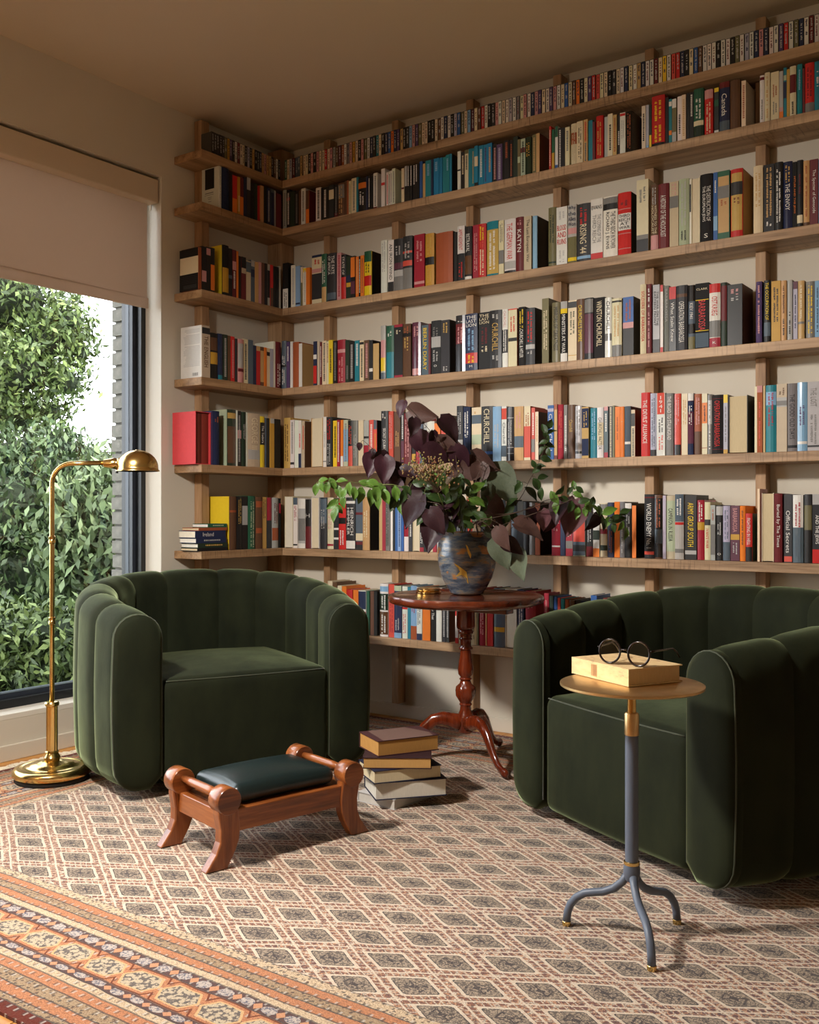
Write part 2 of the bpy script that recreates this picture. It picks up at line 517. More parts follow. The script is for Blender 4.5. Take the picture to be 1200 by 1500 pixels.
# ------------------------------------------------------------------ the room
H = 2.889
XR, YF = 5.3, -5.6            # far right wall and the wall behind the camera
OPEN_Y1, OPEN_Y0 = -0.804, -3.5   # window opening along the left wall
OPEN_Z0, OPEN_Z1 = 0.185, 2.55
fl = struct(MB().box(0, XR, YF, 0, -0.12, -0.022).build('floor', M['oak']))
pw = 0.132
plank = MB().box(0, pw - 0.003, YF, 0, -0.022, 0.0).mesh('plank', M['oak'])
for i in range(int(XR / pw)):
    obj('plank', plank, fl, (i * pw, 0, 0))
struct(MB().box(-0.36, XR + 0.2, YF - 0.2, 0.2, H, H + 0.25).build('ceiling', M['ceiling']))
struct(MB().box(-0.36, XR + 0.2, 0, 0.2, -0.12, H).build('wall_back', M['wall']))
struct(MB().box(XR, XR + 0.2, YF, 0, -0.12, H).build('wall_right', M['wall']))
struct(MB().box(-0.36, XR + 0.2, YF - 0.2, YF, -0.12, H).build('wall_front', M['wall']))
w = MB()
w.box(-0.25, 0, OPEN_Y1, 0, -0.12, H)
w.box(-0.25, 0, YF, OPEN_Y0, -0.12, H)
w.box(-0.25, 0, OPEN_Y0, OPEN_Y1, -0.12, OPEN_Z0 - 0.022)
w.box(-0.25, 0, OPEN_Y0, OPEN_Y1, OPEN_Z1, H)
struct(w.build('wall_left', M['wall']))
struct(MB().box(0, 0.013, YF, 0, 0, 0.064).build('baseboard_left', M['wall'], bevel=0.003))
struct(MB().box(0.013, XR, -0.013, 0, 0, 0.064).build('baseboard_back', M['wall'], bevel=0.003))
# outside skin of pale brick; the courses at the window reveal are single bricks
ex = MB().box(-0.35, -0.262, OPEN_Y1 + 0.012, 0.2, -1.5, H + 0.2)
ex.box(-0.35, -0.252, YF, OPEN_Y0, -1.5, H + 0.2).box(-0.35, -0.252, OPEN_Y0, OPEN_Y1, -1.5, OPEN_Z0 - 0.02)
ex.box(-0.35, -0.252, OPEN_Y0, OPEN_Y1, OPEN_Z1, H + 0.2)
ex = struct(ex.build('wall_exterior', M['mortar']))
bk = MB().box(-0.36, -0.256, OPEN_Y1, OPEN_Y1 + 0.2, 0, 0.058).mesh('brick', M['brick'])
for i in range(34):
    obj('brick', bk, ex, (R.uniform(-.002, .002), R.uniform(-.003, .003), OPEN_Z0 - 0.02 + i * 0.07))
# window: white reveal, sill, black frame, slate sash, glass
win = struct(MB().box(-0.25, -0.11, OPEN_Y1 - 0.03, OPEN_Y1, OPEN_Z0, OPEN_Z1)
             .box(-0.25, -0.11, OPEN_Y0, OPEN_Y0 + 0.03, OPEN_Z0, OPEN_Z1)
             .box(-0.25, -0.11, OPEN_Y0, OPEN_Y1, OPEN_Z0, OPEN_Z0 + 0.035)
             .box(-0.25, -0.11, OPEN_Y0, OPEN_Y1, OPEN_Z1 - 0.04, OPEN_Z1).build('window_1', M['frame']))
a0, a1 = OPEN_Y0 + 0.03, OPEN_Y1 - 0.03
MB().box(-0.20, -0.15, a1 - 0.018, a1, OPEN_Z0 + 0.035, OPEN_Z1 - 0.04).box(-0.20, -0.15, a0, a0 + 0.018, OPEN_Z0 + 0.035, OPEN_Z1 - 0.04)\
    .box(-0.20, -0.15, a0, a1, OPEN_Z0 + 0.035, OPEN_Z0 + 0.055).box(-0.20, -0.15, a0, a1, OPEN_Z1 - 0.06, OPEN_Z1 - 0.04).build('window_sash', M['frame2'], win)
MB().box(-0.178, -0.172, a0 + 0.018, a1 - 0.018, OPEN_Z0 + 0.055, OPEN_Z1 - 0.06).build('pane', M['pane'], win)
MB().box(-0.11, 0.0, OPEN_Y0, OPEN_Y1, OPEN_Z0 - 0.022, OPEN_Z0).build('window_sill', M['trim'], win, bevel=0.002)
MB().box(-0.109, -0.0005, OPEN_Y1 - 0.004, OPEN_Y1 - 0.0003, OPEN_Z0, OPEN_Z1).build('window_reveal', M['trim'], win)
# roller blind, half down
bl = thing('roller_blind', 'beige roller blind pulled half down over the window', 'blind', (0, 0, 0))
yb0, yb1 = OPEN_Y0 + 0.03, OPEN_Y1 - 0.012
MB().box(-0.085, -0.008, yb0, yb1, 2.425, 2.535).build('cassette', M['blindbox'], bl, bevel=0.006)
MB().box(-0.066, -0.063, yb0 + 0.02, yb1 - 0.022, 1.985, 2.44).build('fabric', M['blind'], bl)
MB().box(-0.070, -0.058, yb0 + 0.02, yb1 - 0.016, 1.940, 1.990).build('bottom_bar', M['blind'], bl, bevel=0.004)
MB().box(-0.06, -0.052, yb1 - 0.010, yb1 - 0.004, 2.40, 2.43).build('end_bracket', M['trim'], bl)

# ------------------------------------------------------------------ shelving
SD, ST = 0.190, 0.037
SZ = [2.664, 2.422, 2.0185, 1.6157, 1.2131, 0.8112, 0.4080]     # top faces, first shelf is the top one
YE = -0.732                                                       # free end of the short shelves
XEND = 3.9
POSTS = [0.3535, 0.7806, 1.2003, 1.6411, 2.0548, 2.4959, 2.93, 3.36]
PD, PW = 0.062, 0.039
sh = thing('bookshelf', 'rustic wooden corner bookshelf of thick planks running along two walls', 'bookshelf', (0.0, 0.0, 0.0))
for i, z in enumerate(SZ):
    MB().box(SD - 0.001, XEND, -SD, -0.002, z - ST, z).build('shelf', M['shelf_x'], sh, bevel=0.0025)
    if i < 6:
        MB().box(0.002, SD - 0.002, YE, -0.002, z - ST, z).build('shelf', M['shelf_y'], sh, bevel=0.0025)
    else:
        MB().box(0.002, SD - 0.002, -SD, -0.002, z - ST, z).build('shelf', M['shelf_x'], sh, bevel=0.0025)
zs = [H - 0.004] + SZ + [0.075]
def post(x0, x1, y0, y1, zbot=0.075):
    lv = SZ if zbot < 0.3 else SZ[:6]
    top = H - 0.02
    for k, z in enumerate(list(lv) + [None]):
        lo = (z + 0.001) if z is not None else zbot
        if lo < top:
            MB().box(x0, x1, y0, y1, lo, top).build('post', M['shelf_z'], sh, bevel=0.002)
        if z is not None:
            top = z - ST - 0.001
for x in POSTS:
    post(x, x + PW, -PD, -0.002)
post(0.003, 0.10, -0.10, -0.003)
post(0.002, 0.052, -0.606, -0.556, 0.55)

# ------------------------------------------------------------------ rug
RZ = 0.008
RUG = (0.135, 4.02, -2.757, -0.09)
rug = MB().box(RUG[0], RUG[1], RUG[2], RUG[3], 0.0005, RZ - 0.0008).build('rug', M['rug'])
tag(rug, 'large patterned oriental rug with diamond lattice and orange border on the floor', 'rug')
fr = MB()
y = RUG[2] + 0.01
while y < RUG[3]:
    L = R.uniform(0.03, 0.055); d = R.uniform(-0.012, 0.012)
    fr.tube([(RUG[0] + 0.004, y, 0.006), (RUG[0] - L * 0.5, y + d * 0.4, 0.008), (RUG[0] - L, y + d, 0.003)], [0.004, 0.004, 0.006], 5)
    y += R.uniform(0.007, 0.011)
fr = fr.build('fringe', M['fringe'], rug)
fr['kind'] = 'stuff'
fr['label'] = 'cream knotted fringe'
# ------------------------------------------------------------------ armchairs
def armchair(label, loc, rot, W=0.96, D=0.87):
    t = thing('armchair', label, 'armchair', loc, rot, 'green velvet armchairs')
    T = 0.165; h = T / 2; a = W / 2 - h
    A_, B_, yc = a + 0.052, D - h - 0.36, 0.36
    raw = []
    def sup(u, n_):
        return (max(0.0, 1 - u ** n_)) ** (1 / n_)
    # half outline: front of the arm swells out, then closes round the back
    half = [(a + (A_ - a) * math.sin(PI / 2 * i / 50) ** 1.2, 0.02 + (yc - 0.02) * i / 50) for i in range(51)]
    for i in range(1, 101):
        th = PI / 2 * i / 100
        half.append((A_ * math.cos(th) ** (2 / 2.35) if i < 100 else 0.0, yc + B_ * math.sin(th) ** (2 / 2.35)))
    raw = [(-x, y) for x, y in half] + [(x, y) for x, y in half[-2::-1]]
    raw = [Vector((p[0], p[1], 0)) for p in raw]
    cum = [0]
    for i in range(1, len(raw)):
        cum.append(cum[-1] + (raw[i] - raw[i - 1]).length)
    tot = cum[-1]
    def P(s):
        s = max(0, min(tot, s))
        k = max(j for j in range(len(cum)) if cum[j] <= s + 1e-9)
        k = min(k, len(raw) - 2)
        f = (s - cum[k]) / (cum[k + 1] - cum[k])
        p = raw[k].lerp(raw[k + 1], f)
        k0, k1 = max(0, k - 2), min(len(raw) - 1, k + 3)
        d = (raw[k1] - raw[k0]).normalized()
        return p, Vector((-d.y, d.x, 0))       # outward normal (left of travel)
    def ztop(y):
        q = max(0, min(1, y / D)); q = q ** 0.9
        return 0.637 + 0.113 * q
    zb = 0.032
    def section(zt, sh):
        hh = h - sh; pts = []
        rb = 0.085
        # outer wall from the bottom, round the top, down the inner wall
        for k in range(6):
            th = PI * 0.5 * k / 5
            pts.append((hh - rb + rb * math.sin(th), zb + sh * 0.6 + rb - rb * math.cos(th)))
        for k in range(1, 5):
            pts.append((hh + 0.006 * math.sin(PI * k / 5), zb + rb + (zt - sh - hh - zb - rb) * k / 5))
        for k in range(13):
            th = PI * k / 12
            pts.append((hh * math.cos(th), zt - sh - hh + hh * math.sin(th)))
        for k in range(1, 5):
            pts.append((-hh, zt - sh - hh + (zb + 0.04 - (zt - sh - hh)) * k / 5))
        pts.append((-hh, zb + 0.04)); pts.append((-hh + 0.04, zb + sh * 0.6))
        return pts
    n = 11
    ends = [0, 0.085, 0.172, 0.262, 0.352, 0.442, 0.558, 0.648, 0.738, 0.828, 0.915, 1.0]
    for c in range(n):
        mb = MB(); rings = []
        nu = 10
        for j in range(nu + 1):
            q = j / nu
            s = tot * (ends[c] + (ends[c + 1] - ends[c]) * q)
            e = abs(2 * q - 1) ** 5
            sh_ = 0.0095 * e
            p, nn = P(s)
            rings.append([(p.x + nn.x * r, p.y + nn.y * r, z) for r, z in section(ztop(p.y), sh_)])
        m = len(rings[0])
        vs = [v for r in rings for v in r]
        fs = [(j * m + k, j * m + (k + 1) % m, (j + 1) * m + (k + 1) % m, (j + 1) * m + k) for j in range(nu) for k in range(m)]
        fs += [tuple(range(m)), tuple(nu * m + k for k in range(m - 1, -1, -1))]
        mb.add(vs, fs)
        o = mb.build('back_channel', M['velvet'], t, smooth=True, auto=50)
    # rounded arm fronts with a piped edge
    for sgn in (-1, 1):
        zt = ztop(0.0)
        base = section(zt, 0.0)
        cx = sgn * a
        def ring(k, yy):
            mzx = 0.0; mzz = zb + (zt - zb) * 0.5
            out = []
            for r, z in base:
                rx = r * sgn
                out.append((cx + rx * k, yy, z + (mzz - z) * (1 - k) * 0.35))
            return out
        rings = [ring(1.0, 0.03), ring(1.0, 0.012), ring(0.965, 0.000), ring(0.80, -0.010), ring(0.45, -0.016), ring(0.05, -0.018)]
        m = len(base)
        vs = [v for r in rings for v in r]
        fs = [(j * m + k, j * m + (k + 1) % m, (j + 1) * m + (k + 1) % m, (j + 1) * m + k) for j in range(len(rings) - 1) for k in range(m)]
        fs.append(tuple((len(rings) - 1) * m + k for k in range(m)))
        ap = MB().add(vs, fs).build('arm_front', M['velvet'], t, smooth=True, auto=60)
        MB().tube(ring(0.985, 0.004)[:m - 1], 0.0022, 6).build('piping', M['piping'], ap, smooth=True)
    # seat block
    hw = a - h + 0.004
    def crown(q):
        if q.z > 0.1:
            q.z += 0.034 * (1 - (q.x / hw) ** 2) * (1 - (q.y / 0.33) ** 2)
        if q.y < -0.25:
            q.y -= 0.014 * (1 - (q.x / hw) ** 2)
        return q
    st = MB().rbox((hw, 0.325, 0.1830), 0.036, (0, 0.325 + 0.005, 0.2230), 8, 4, crown).build('seat', M['velvet'], t, smooth=True)
    pts = []
    for i in range(21):
        x = -hw + 0.02 + (2 * hw - 0.04) * i / 20
        pts.append((x, 0.006 - 0.014 * (1 - (x / hw) ** 2) + 0.008, 0.398))
    MB().tube(pts, 0.0022, 6).build('piping', M['piping'], st, smooth=True)
    MB().lathe([(0.30, 0.0), (0.31, 0.004), (0.31, 0.036), (0.30, 0.04)], 40, (0, 0.43, 0)).build('plinth', M['black'], t)
    return t
def chair_pose(p0, p1):
    # p0 / p1: front corners on the floor, left and right as the sitter's front edge is seen from the room
    d = Vector((p1[0] - p0[0], p1[1] - p0[1], 0))
    mid = Vector(((p0[0] + p1[0]) / 2, (p0[1] + p1[1]) / 2, RZ))
    return mid, math.atan2(d.y, d.x)
c, r = chair_pose((0.852, -1.742), (1.274, -0.880))
armchair('dark green velvet channel-tufted barrel armchair beside the window and brass floor lamp', c, r)
c, r = chair_pose((1.978, -1.010), (2.838, -1.437))
armchair('dark green velvet channel-tufted barrel armchair behind the small brass-topped side table', c, r)

# ------------------------------------------------------------------ footstool (local x = long axis)
t = thing('footstool', 'low wooden footstool with scrolled ends and dark green leather cushion', 'footstool', (1.508, -1.698, RZ), math.radians(75.5))
HL, HW = 0.215, 0.135
cl = [(0.0, 0.195, 0.028), (-0.004, 0.15, 0.032), (-0.010, 0.11, 0.031), (-0.008, 0.075, 0.030), (0.004, 0.045, 0.030), (0.022, 0.018, 0.032), (0.034, 0.0, 0.034)]
for sx in (-1, 1):
    for sy in (-1, 1):
        outer = [(sx * (HL + x + w_), z) for x, z, w_ in cl]; inner = [(sx * (HL + x - w_), z) for x, z, w_ in cl]
        lg = MB().prism(outer + inner[::-1], sy * HW - 0.017, sy * HW + 0.017, 'y').build('leg', M['stool_z'], t, bevel=0.004)
        d = MB().lathe([(0.036, -0.028), (0.038, -0.025), (0.038, 0.025), (0.036, 0.028)], 28)
        d.xf(Matrix.Translation((sx * HL, sy * HW, 0.188)) @ Matrix.Rotation(PI / 2, 4, 'X'))
        d.build('scroll', M['stool'], lg, smooth=True, auto=40)
for sy in (-1, 1):
    MB().box(-HL + 0.02, HL - 0.02, sy * HW - 0.011, sy * HW + 0.011, 0.095, 0.158).build('apron', M['stool'], t, bevel=0.003)
for sx in (-1, 1):
    MB().box(sx * HL - 0.011, sx * HL + 0.011, -HW + 0.018, HW - 0.018, 0.098, 0.156).build('apron', M['stool_y'], t, bevel=0.003)
    MB().tube([(sx * HL, y, 0.197) for y in (-HW + 0.028, -0.05, 0.05, HW - 0.028)], [0.010, 0.013, 0.013, 0.010], 12).build('rail', M['stool_y'], t, smooth=True)
MB().box(-HL + 0.012, HL - 0.012, -HW + 0.012, HW - 0.012, 0.146, 0.158).build('seat_board', M['stool'], t)
def puff(q):
    q.z += 0.018 * max(0, 1 - (q.x / 0.165) ** 2) * max(0, 1 - (q.y / 0.118) ** 2) * (1 if q.z > 0 else 0)
    pin = 1 - 0.05 * abs(q.x / 0.165) * abs(q.y / 0.118)
    q.x *= 1 - 0.03 * (1 - abs(q.y / 0.118)); q.y *= 1 - 0.03 * (1 - abs(q.x / 0.165))
    return q
cu = MB().rbox((0.176, 0.124, 0.027), 0.026, (0, 0, 0.1855), 8, 4, puff).build('cushion', M['leather'], t, smooth=True)

# ------------------------------------------------------------------ pedestal table
TC = (1.52, -0.575); TZ = 0.665
t = thing('pedestal_table', 'round mahogany tripod pedestal table with scalloped edge and turned column', 'table', (TC[0], TC[1], RZ))
z0 = -RZ
def scal(a, r, z):
    return 0.006 * abs(math.cos(a * 7)) * (1 if r > 0.285 else 0)
MB().lathe([(0.10, TZ - 0.040), (0.20, TZ - 0.038), (0.275, TZ - 0.034), (0.298, TZ - 0.024), (0.304, TZ - 0.012), (0.300, TZ + 0.002), (0.292, TZ + 0.004),
            (0.284, TZ - 0.001), (0.276, TZ - 0.006), (0.10, TZ - 0.006), (0.01, TZ - 0.006)], 112, (0, 0, z0), scal).build('table_top', M['mahogany_x'], t, smooth=True, auto=50)
prof = [(0.036, 0.625), (0.037, 0.545), (0.034, 0.535), (0.026, 0.531), (0.030, 0.524), (0.030, 0.516), (0.023, 0.512), (0.022, 0.500), (0.026, 0.494), (0.022, 0.488),
        (0.021, 0.466), (0.028, 0.460), (0.028, 0.454), (0.021, 0.450), (0.023, 0.425), (0.028, 0.395), (0.031, 0.375), (0.029, 0.355), (0.021, 0.345), (0.020, 0.342),
        (0.026, 0.336), (0.020, 0.330), (0.024, 0.318), (0.036, 0.305), (0.038, 0.290), (0.036, 0.270), (0.028, 0.252), (0.022, 0.242), (0.026, 0.236), (0.021, 0.230),
        (0.023, 0.212), (0.028, 0.200), (0.031, 0.192), (0.033, 0.184), (0.033, 0.174), (0.030, 0.168), (0.028, 0.128), (0.020, 0.122)]
def swirl(a, r, z):
    return 0.003 * math.sin(6 * a + 60 * z) if 0.255 < z - 0 < 0.318 and r > 0.027 else 0
MB().lathe(prof[::-1], 40, (0, 0, z0), swirl).build('column', M['mahogany'], t, smooth=True, auto=55)
MB().box(-0.20, 0.20, -0.03, 0.03, TZ - 0.062, TZ - 0.036).xf(Matrix.Translation((0, 0, z0))).build('top_cleat', M['mahogany_x'], t, bevel=0.003)
for k in range(3):
    an = math.radians(-27.6 + 120 * k)
    ctr = [(0.015, 0.155), (0.05, 0.163), (0.09, 0.172), (0.125, 0.165), (0.158, 0.138), (0.185, 0.100), (0.210, 0.066), (0.235, 0.042), (0.262, 0.028), (0.285, 0.022), (0.302, 0.019)]
    rd = [0.034, 0.030, 0.027, 0.025, 0.023, 0.020, 0.017, 0.015, 0.015, 0.019, 0.012]
    MB().tube([(r_ * math.cos(an), r_ * math.sin(an), z_ + z0 * 0) for r_, z_ in ctr], rd, 14, flat=0.72, up=(0, 0, 1)).build('leg', M['mahogany'], t, smooth=True)

# small round brass box on the pedestal table
bp = on_z(628, 867, TZ)
t = thing('brass_box', 'small round flat brass box lying on the pedestal table', 'box', (bp.x, bp.y, TZ - 0.005))
MB().lathe([(0.048, 0), (0.052, 0.002), (0.052, 0.007), (0.048, 0.009), (0.046, 0.011)], 36).build('base', M['brass'], t, smooth=True, auto=40)
MB().lathe([(0.046, 0.011), (0.049, 0.013), (0.049, 0.019), (0.044, 0.022), (0.01, 0.0225)], 36).build('lid', M['brass'], t, smooth=True, auto=40)

# vase
def vase_mat():
    N = NT('glazed_vase')
    c = N.coords(); x, y, z = N.sep(c)
    st_ = N.noise(N.map(c, (7, 7, 26)), 1.6, 5, 0.7)
    base = N.ramp(st_, [(0.32, srgb(40, 42, 48)), (0.46, srgb(84, 94, 108)), (0.56, srgb(124, 122, 116)), (0.68, srgb(160, 120, 76))])
    patch = N.noise(N.map(c, (6, 6, 13), (3.1, 0, 0)), 1.5, 3, 0.5)
    gold = N.ramp(patch, [(0.60, (0, 0, 0)), (0.64, (1, 1, 1))])
    base = N.mix(N.m_('MULTIPLY', gold, 0.75), base, srgb(186, 122, 46))
    N.set(Base_Color=base, Roughness=0.26, Metallic=0.25, Specular_IOR_Level=0.6)
    wv = N.m_('SINE', N.m_('MULTIPLY', z, 210.0))
    N.bump(N.m_('ADD', N.m_('MULTIPLY', wv, 0.35), st_), 0.25, 0.003)
    return N.m
M['vase'] = vase_mat()
M['gold'] = plain('gold_glaze', srgb(226, 182, 76), 0.3, 0.5)
VP = Vector((1.462, -0.472, TZ - 0.005))
t = thing('vase', 'ovoid blue and bronze glazed pottery vase with gold marks on the pedestal table', 'vase', VP)
vp = [(0.050, 0.0), (0.066, 0.004), (0.070, 0.012), (0.085, 0.035), (0.103, 0.070), (0.114, 0.110), (0.120, 0.150), (0.121, 0.180), (0.117, 0.212), (0.108, 0.236), (0.096, 0.250),
      (0.088, 0.254), (0.083, 0.250), (0.098, 0.225), (0.108, 0.185), (0.100, 0.11), (0.065, 0.03), (0.01, 0.02)]
vb = MB().lathe(vp, 56).build('body', M['vase'], t, smooth=True)
def vrad(z):
    q = vp[:11]
    for (r0, z_0), (r1, z_1) in zip(q, q[1:]):
        if z_0 <= z <= z_1:
            return r0 + (r1 - r0) * (z - z_0) / (z_1 - z_0)
    return 0.08
def vmark(name, pts):
    # flat gold mark laid on the glaze: pts as (angle, height)
    cx = sum(p[0] for p in pts) / len(pts); cz = sum(p[1] for p in pts) / len(pts)
    def on(a_, z_, off=0.0012):
        r_ = vrad(z_) + off
        return (r_ * math.cos(a_), r_ * math.sin(a_), z_)
    dense = []
    for (a_, z_), (b_, y_) in zip(pts, pts[1:] + pts[:1]):
        for k in range(4):
            dense.append((a_ + (b_ - a_) * k / 4, z_ + (y_ - z_) * k / 4))
    vs = [on(cx, cz)] + [on(*p) for p in dense]
    n_ = len(dense)
    MB().add(vs, [(0, i + 1, (i + 1) % n_ + 1) for i in range(n_)]).build(name, M['gold'], t)
ca = math.atan2(CAM.y - VP.y, CAM.x - VP.x)
vmark('gold_mark', [(ca - 0.46, 0.132), (ca - 0.30, 0.122), (ca - 0.02, 0.098), (ca + 0.06, 0.048), (ca - 0.10, 0.078), (ca - 0.20, 0.085), (ca - 0.42, 0.078), (ca - 0.24, 0.100)])
vmark('gold_mark', [(ca - 0.04, 0.206), (ca + 0.02, 0.200), (ca + 0.14, 0.165), (ca + 0.12, 0.150), (ca + 0.03, 0.172)])

# ------------------------------------------------------------------ brass floor lamp
LP = Vector((0.402, -1.668, RZ))
t = thing('floor_lamp', 'polished brass pharmacy floor lamp with domed shade beside the window', 'lamp', LP)
MB().lathe([(0.128, 0.0), (0.132, 0.004), (0.132, 0.014), (0.125, 0.018)], 48).build('foot', M['black'], t, smooth=True, auto=40)
MB().lathe([(0.132, 0.016), (0.139, 0.022), (0.139, 0.038), (0.132, 0.046), (0.112, 0.050), (0.108, 0.047), (0.080, 0.053), (0.076, 0.058), (0.055, 0.061), (0.040, 0.068), (0.02, 0.072)], 56).build('base', M['brass'], t, smooth=True, auto=50)
MB().lathe([(0.020, 0.066), (0.028, 0.072), (0.030, 0.082), (0.024, 0.092), (0.022, 0.098), (0.025, 0.102), (0.0215, 0.106), (0.0215, 0.268), (0.025, 0.272), (0.026, 0.280), (0.022, 0.286), (0.012, 0.288)], 28,
           mod=lambda a, r, z: (-0.0012 * (1 + math.cos(a * 12)) if 0.105 < z < 0.27 else 0)).build('sleeve', M['brass'], t, smooth=True, auto=40)
tip = at_dep(172, 677, 3.6545) - LP
hx = Vector((tip.x, tip.y, 0)); dirx = hx.normalized(); zt_ = 1.166
rr = 0.075
pts = [(0, 0, 0.28), (0, 0, 0.6), (0, 0, 0.9), (0, 0, zt_ - rr)]
for k in range(1, 9):
    th = PI / 2 * k / 8
    q = dirx * (rr * (1 - math.cos(th)))
    pts.append((q.x, q.y, zt_ - rr + rr * math.sin(th)))
e1 = dirx * 0.19
pts.append((e1.x, e1.y, zt_ + 0.002))
MB().tube(pts, 0.0088, 14, up=(0, 1, 0)).build('pole', M['brass'], t, smooth=True)
for zz in (0.585, 0.885):
    MB().lathe([(0.0088, zz - 0.016), (0.0125, zz - 0.013), (0.0125, zz - 0.004), (0.0105, zz), (0.0125, zz + 0.004), (0.0125, zz + 0.011), (0.0088, zz + 0.014)], 20).build('collar', M['brass'], t, smooth=True, auto=40)
def along(mb, origin, d, name, mat, par):
    q = Vector(d).to_track_quat('Z', 'Y').to_matrix().to_4x4()
    mb.xf(Matrix.Translation(Vector(origin)) @ q)
    return mb.build(name, mat, par, smooth=True, auto=45)
along(MB().lathe([(0.009, 0.0), (0.015, 0.004), (0.019, 0.03), (0.021, 0.045), (0.018, 0.05), (0.018, 0.056), (0.022, 0.06), (0.020, 0.075), (0.010, 0.08)], 24), e1 + Vector((0, 0, zt_)), dirx, 'socket', M['brass'], t)
sw = e1 + dirx * 0.05 + Vector((0, 0, zt_ - 0.03))
MB().tube([sw + Vector((0, 0, 0.012)), sw, sw + Vector((0, 0, -0.006))], [0.003, 0.004, 0.006], 8).build('switch', M['black'], t)
sc_ = e1 + dirx * 0.127
dome = [(0.078, -0.002)] + [(0.074 * math.cos(PI / 2 * k / 12), 0.012 + 0.064 * math.sin(PI / 2 * k / 12)) for k in range(12)] + [(0.008, 0.0765)]
inner = [(0.005, 0.073)] + [(0.0715 * math.cos(PI / 2 * k / 12), 0.010 + 0.062 * math.sin(PI / 2 * k / 12)) for k in range(11, -1, -1)] + [(0.0755, -0.003)]
MB().lathe([(0.079, -0.003), (0.079, 0.001), (0.0745, 0.004)] + dome[1:] + inner, 48, sc_ + Vector((0, 0, zt_ - 0.026))).build('shade', M['brass'], t, smooth=True, auto=60)
MB().lathe([(0.010, -0.012), (0.022, -0.002), (0.024, 0.012), (0.012, 0.03)], 20, sc_ + Vector((0, 0, zt_ - 0.010))).build('bulb', plain('frosted_bulb', srgb(235, 232, 225), 0.5), t, smooth=True)

# ------------------------------------------------------------------ small side table
SP = Vector((2.683, -1.702, RZ)); DZ = 0.597 - RZ
t = thing('side_table', 'slim drinks table with round brass top on blue-grey tripod stem', 'table', SP)
MB().lathe([(0.02, DZ - 0.008), (0.163, DZ - 0.008), (0.166, DZ - 0.006), (0.166, DZ - 0.001), (0.164, DZ), (0.02, DZ)], 72).build('table_top', M['brass_satin'], t, smooth=True, auto=40)
MB().lathe([(0.0105, 0.41), (0.0105, DZ - 0.008)], 20).build('inner_rod', M['brass'], t, smooth=True, auto=40)
MB().lathe([(0.0112, 0.556), (0.0112, 0.56)], 20).build('rod_ring', M['brass'], t)
MB().lathe([(0.0165, 0.468), (0.0170, 0.470), (0.0170, 0.516), (0.0150, 0.520), (0.0105, 0.521)], 24).build('locking_collar', M['brass_satin'], t, smooth=True, auto=40)
MB().lathe([(0.0155, 0.172), (0.0155, 0.470)], 24).build('stem', M['iron'], t, smooth=True, auto=40)
MB().lathe([(0.0155, 0.165), (0.0185, 0.166), (0.0185, 0.173), (0.0155, 0.174)], 24).build('stem_ring', M['brass'], t, smooth=True, auto=40)
MB().lathe([(0.010, 0.125), (0.016, 0.130), (0.0195, 0.145), (0.0195, 0.158), (0.0175, 0.166)], 24).build('hub', M['iron'], t, smooth=True, auto=40)
for fp in ((830, 1355), (955, 1421), (992, 1353)):
    q = on_z(fp[0], fp[1], RZ) - SP
    q.z = 0; d = q.normalized(); L_ = q.length
    prof_ = [(0.006, 0.148), (0.022, 0.122), (0.042, 0.104), (0.066, 0.093), (0.090, 0.088), (0.112, 0.083), (0.132, 0.070), (0.146, 0.052), (0.153, 0.033), (0.156, 0.010)]
    k = L_ / 0.156
    lg = MB().tube([(d.x * r_ * k, d.y * r_ * k, z_) for r_, z_ in prof_], 0.0095, 12, up=(0, 0, 1)).build('leg', M['iron'], t, smooth=True)
    MB().lathe([(0.010, 0.0), (0.0105, 0.002), (0.0105, 0.010), (0.0095, 0.011)], 16, (d.x * L_, d.y * L_, 0)).build('foot_cap', M['brass'], lg, smooth=True, auto=40)
# ------------------------------------------------------------------ books
PAL = dict(black=(26, 24, 23), charcoal=(46, 46, 48), grey=(122, 120, 116), silver=(176, 174, 170), white=(226, 222, 214), cream=(222, 207, 172),
           beige=(196, 180, 152), tan=(198, 158, 102), brown=(98, 66, 44), maroon=(104, 30, 34), red=(196, 38, 34), crimson=(158, 34, 52), pink=(204, 146, 144),
           plum=(92, 44, 62), purple=(82, 62, 104), navy=(34, 44, 76), blue=(44, 92, 160), sky=(132, 172, 206), teal=(28, 124, 138), aqua=(24, 124, 166),
           green=(38, 92, 66), forest=(36, 52, 38), olive=(112, 106, 70), mustard=(196, 150, 50), yellow=(232, 198, 40), orange=(228, 122, 36), rust=(162, 84, 48),
           slate=(82, 96, 108), mint=(178, 190, 158), lavender=(176, 172, 190), coral=(212, 82, 66), gold=(196, 160, 84))
ROW = {}
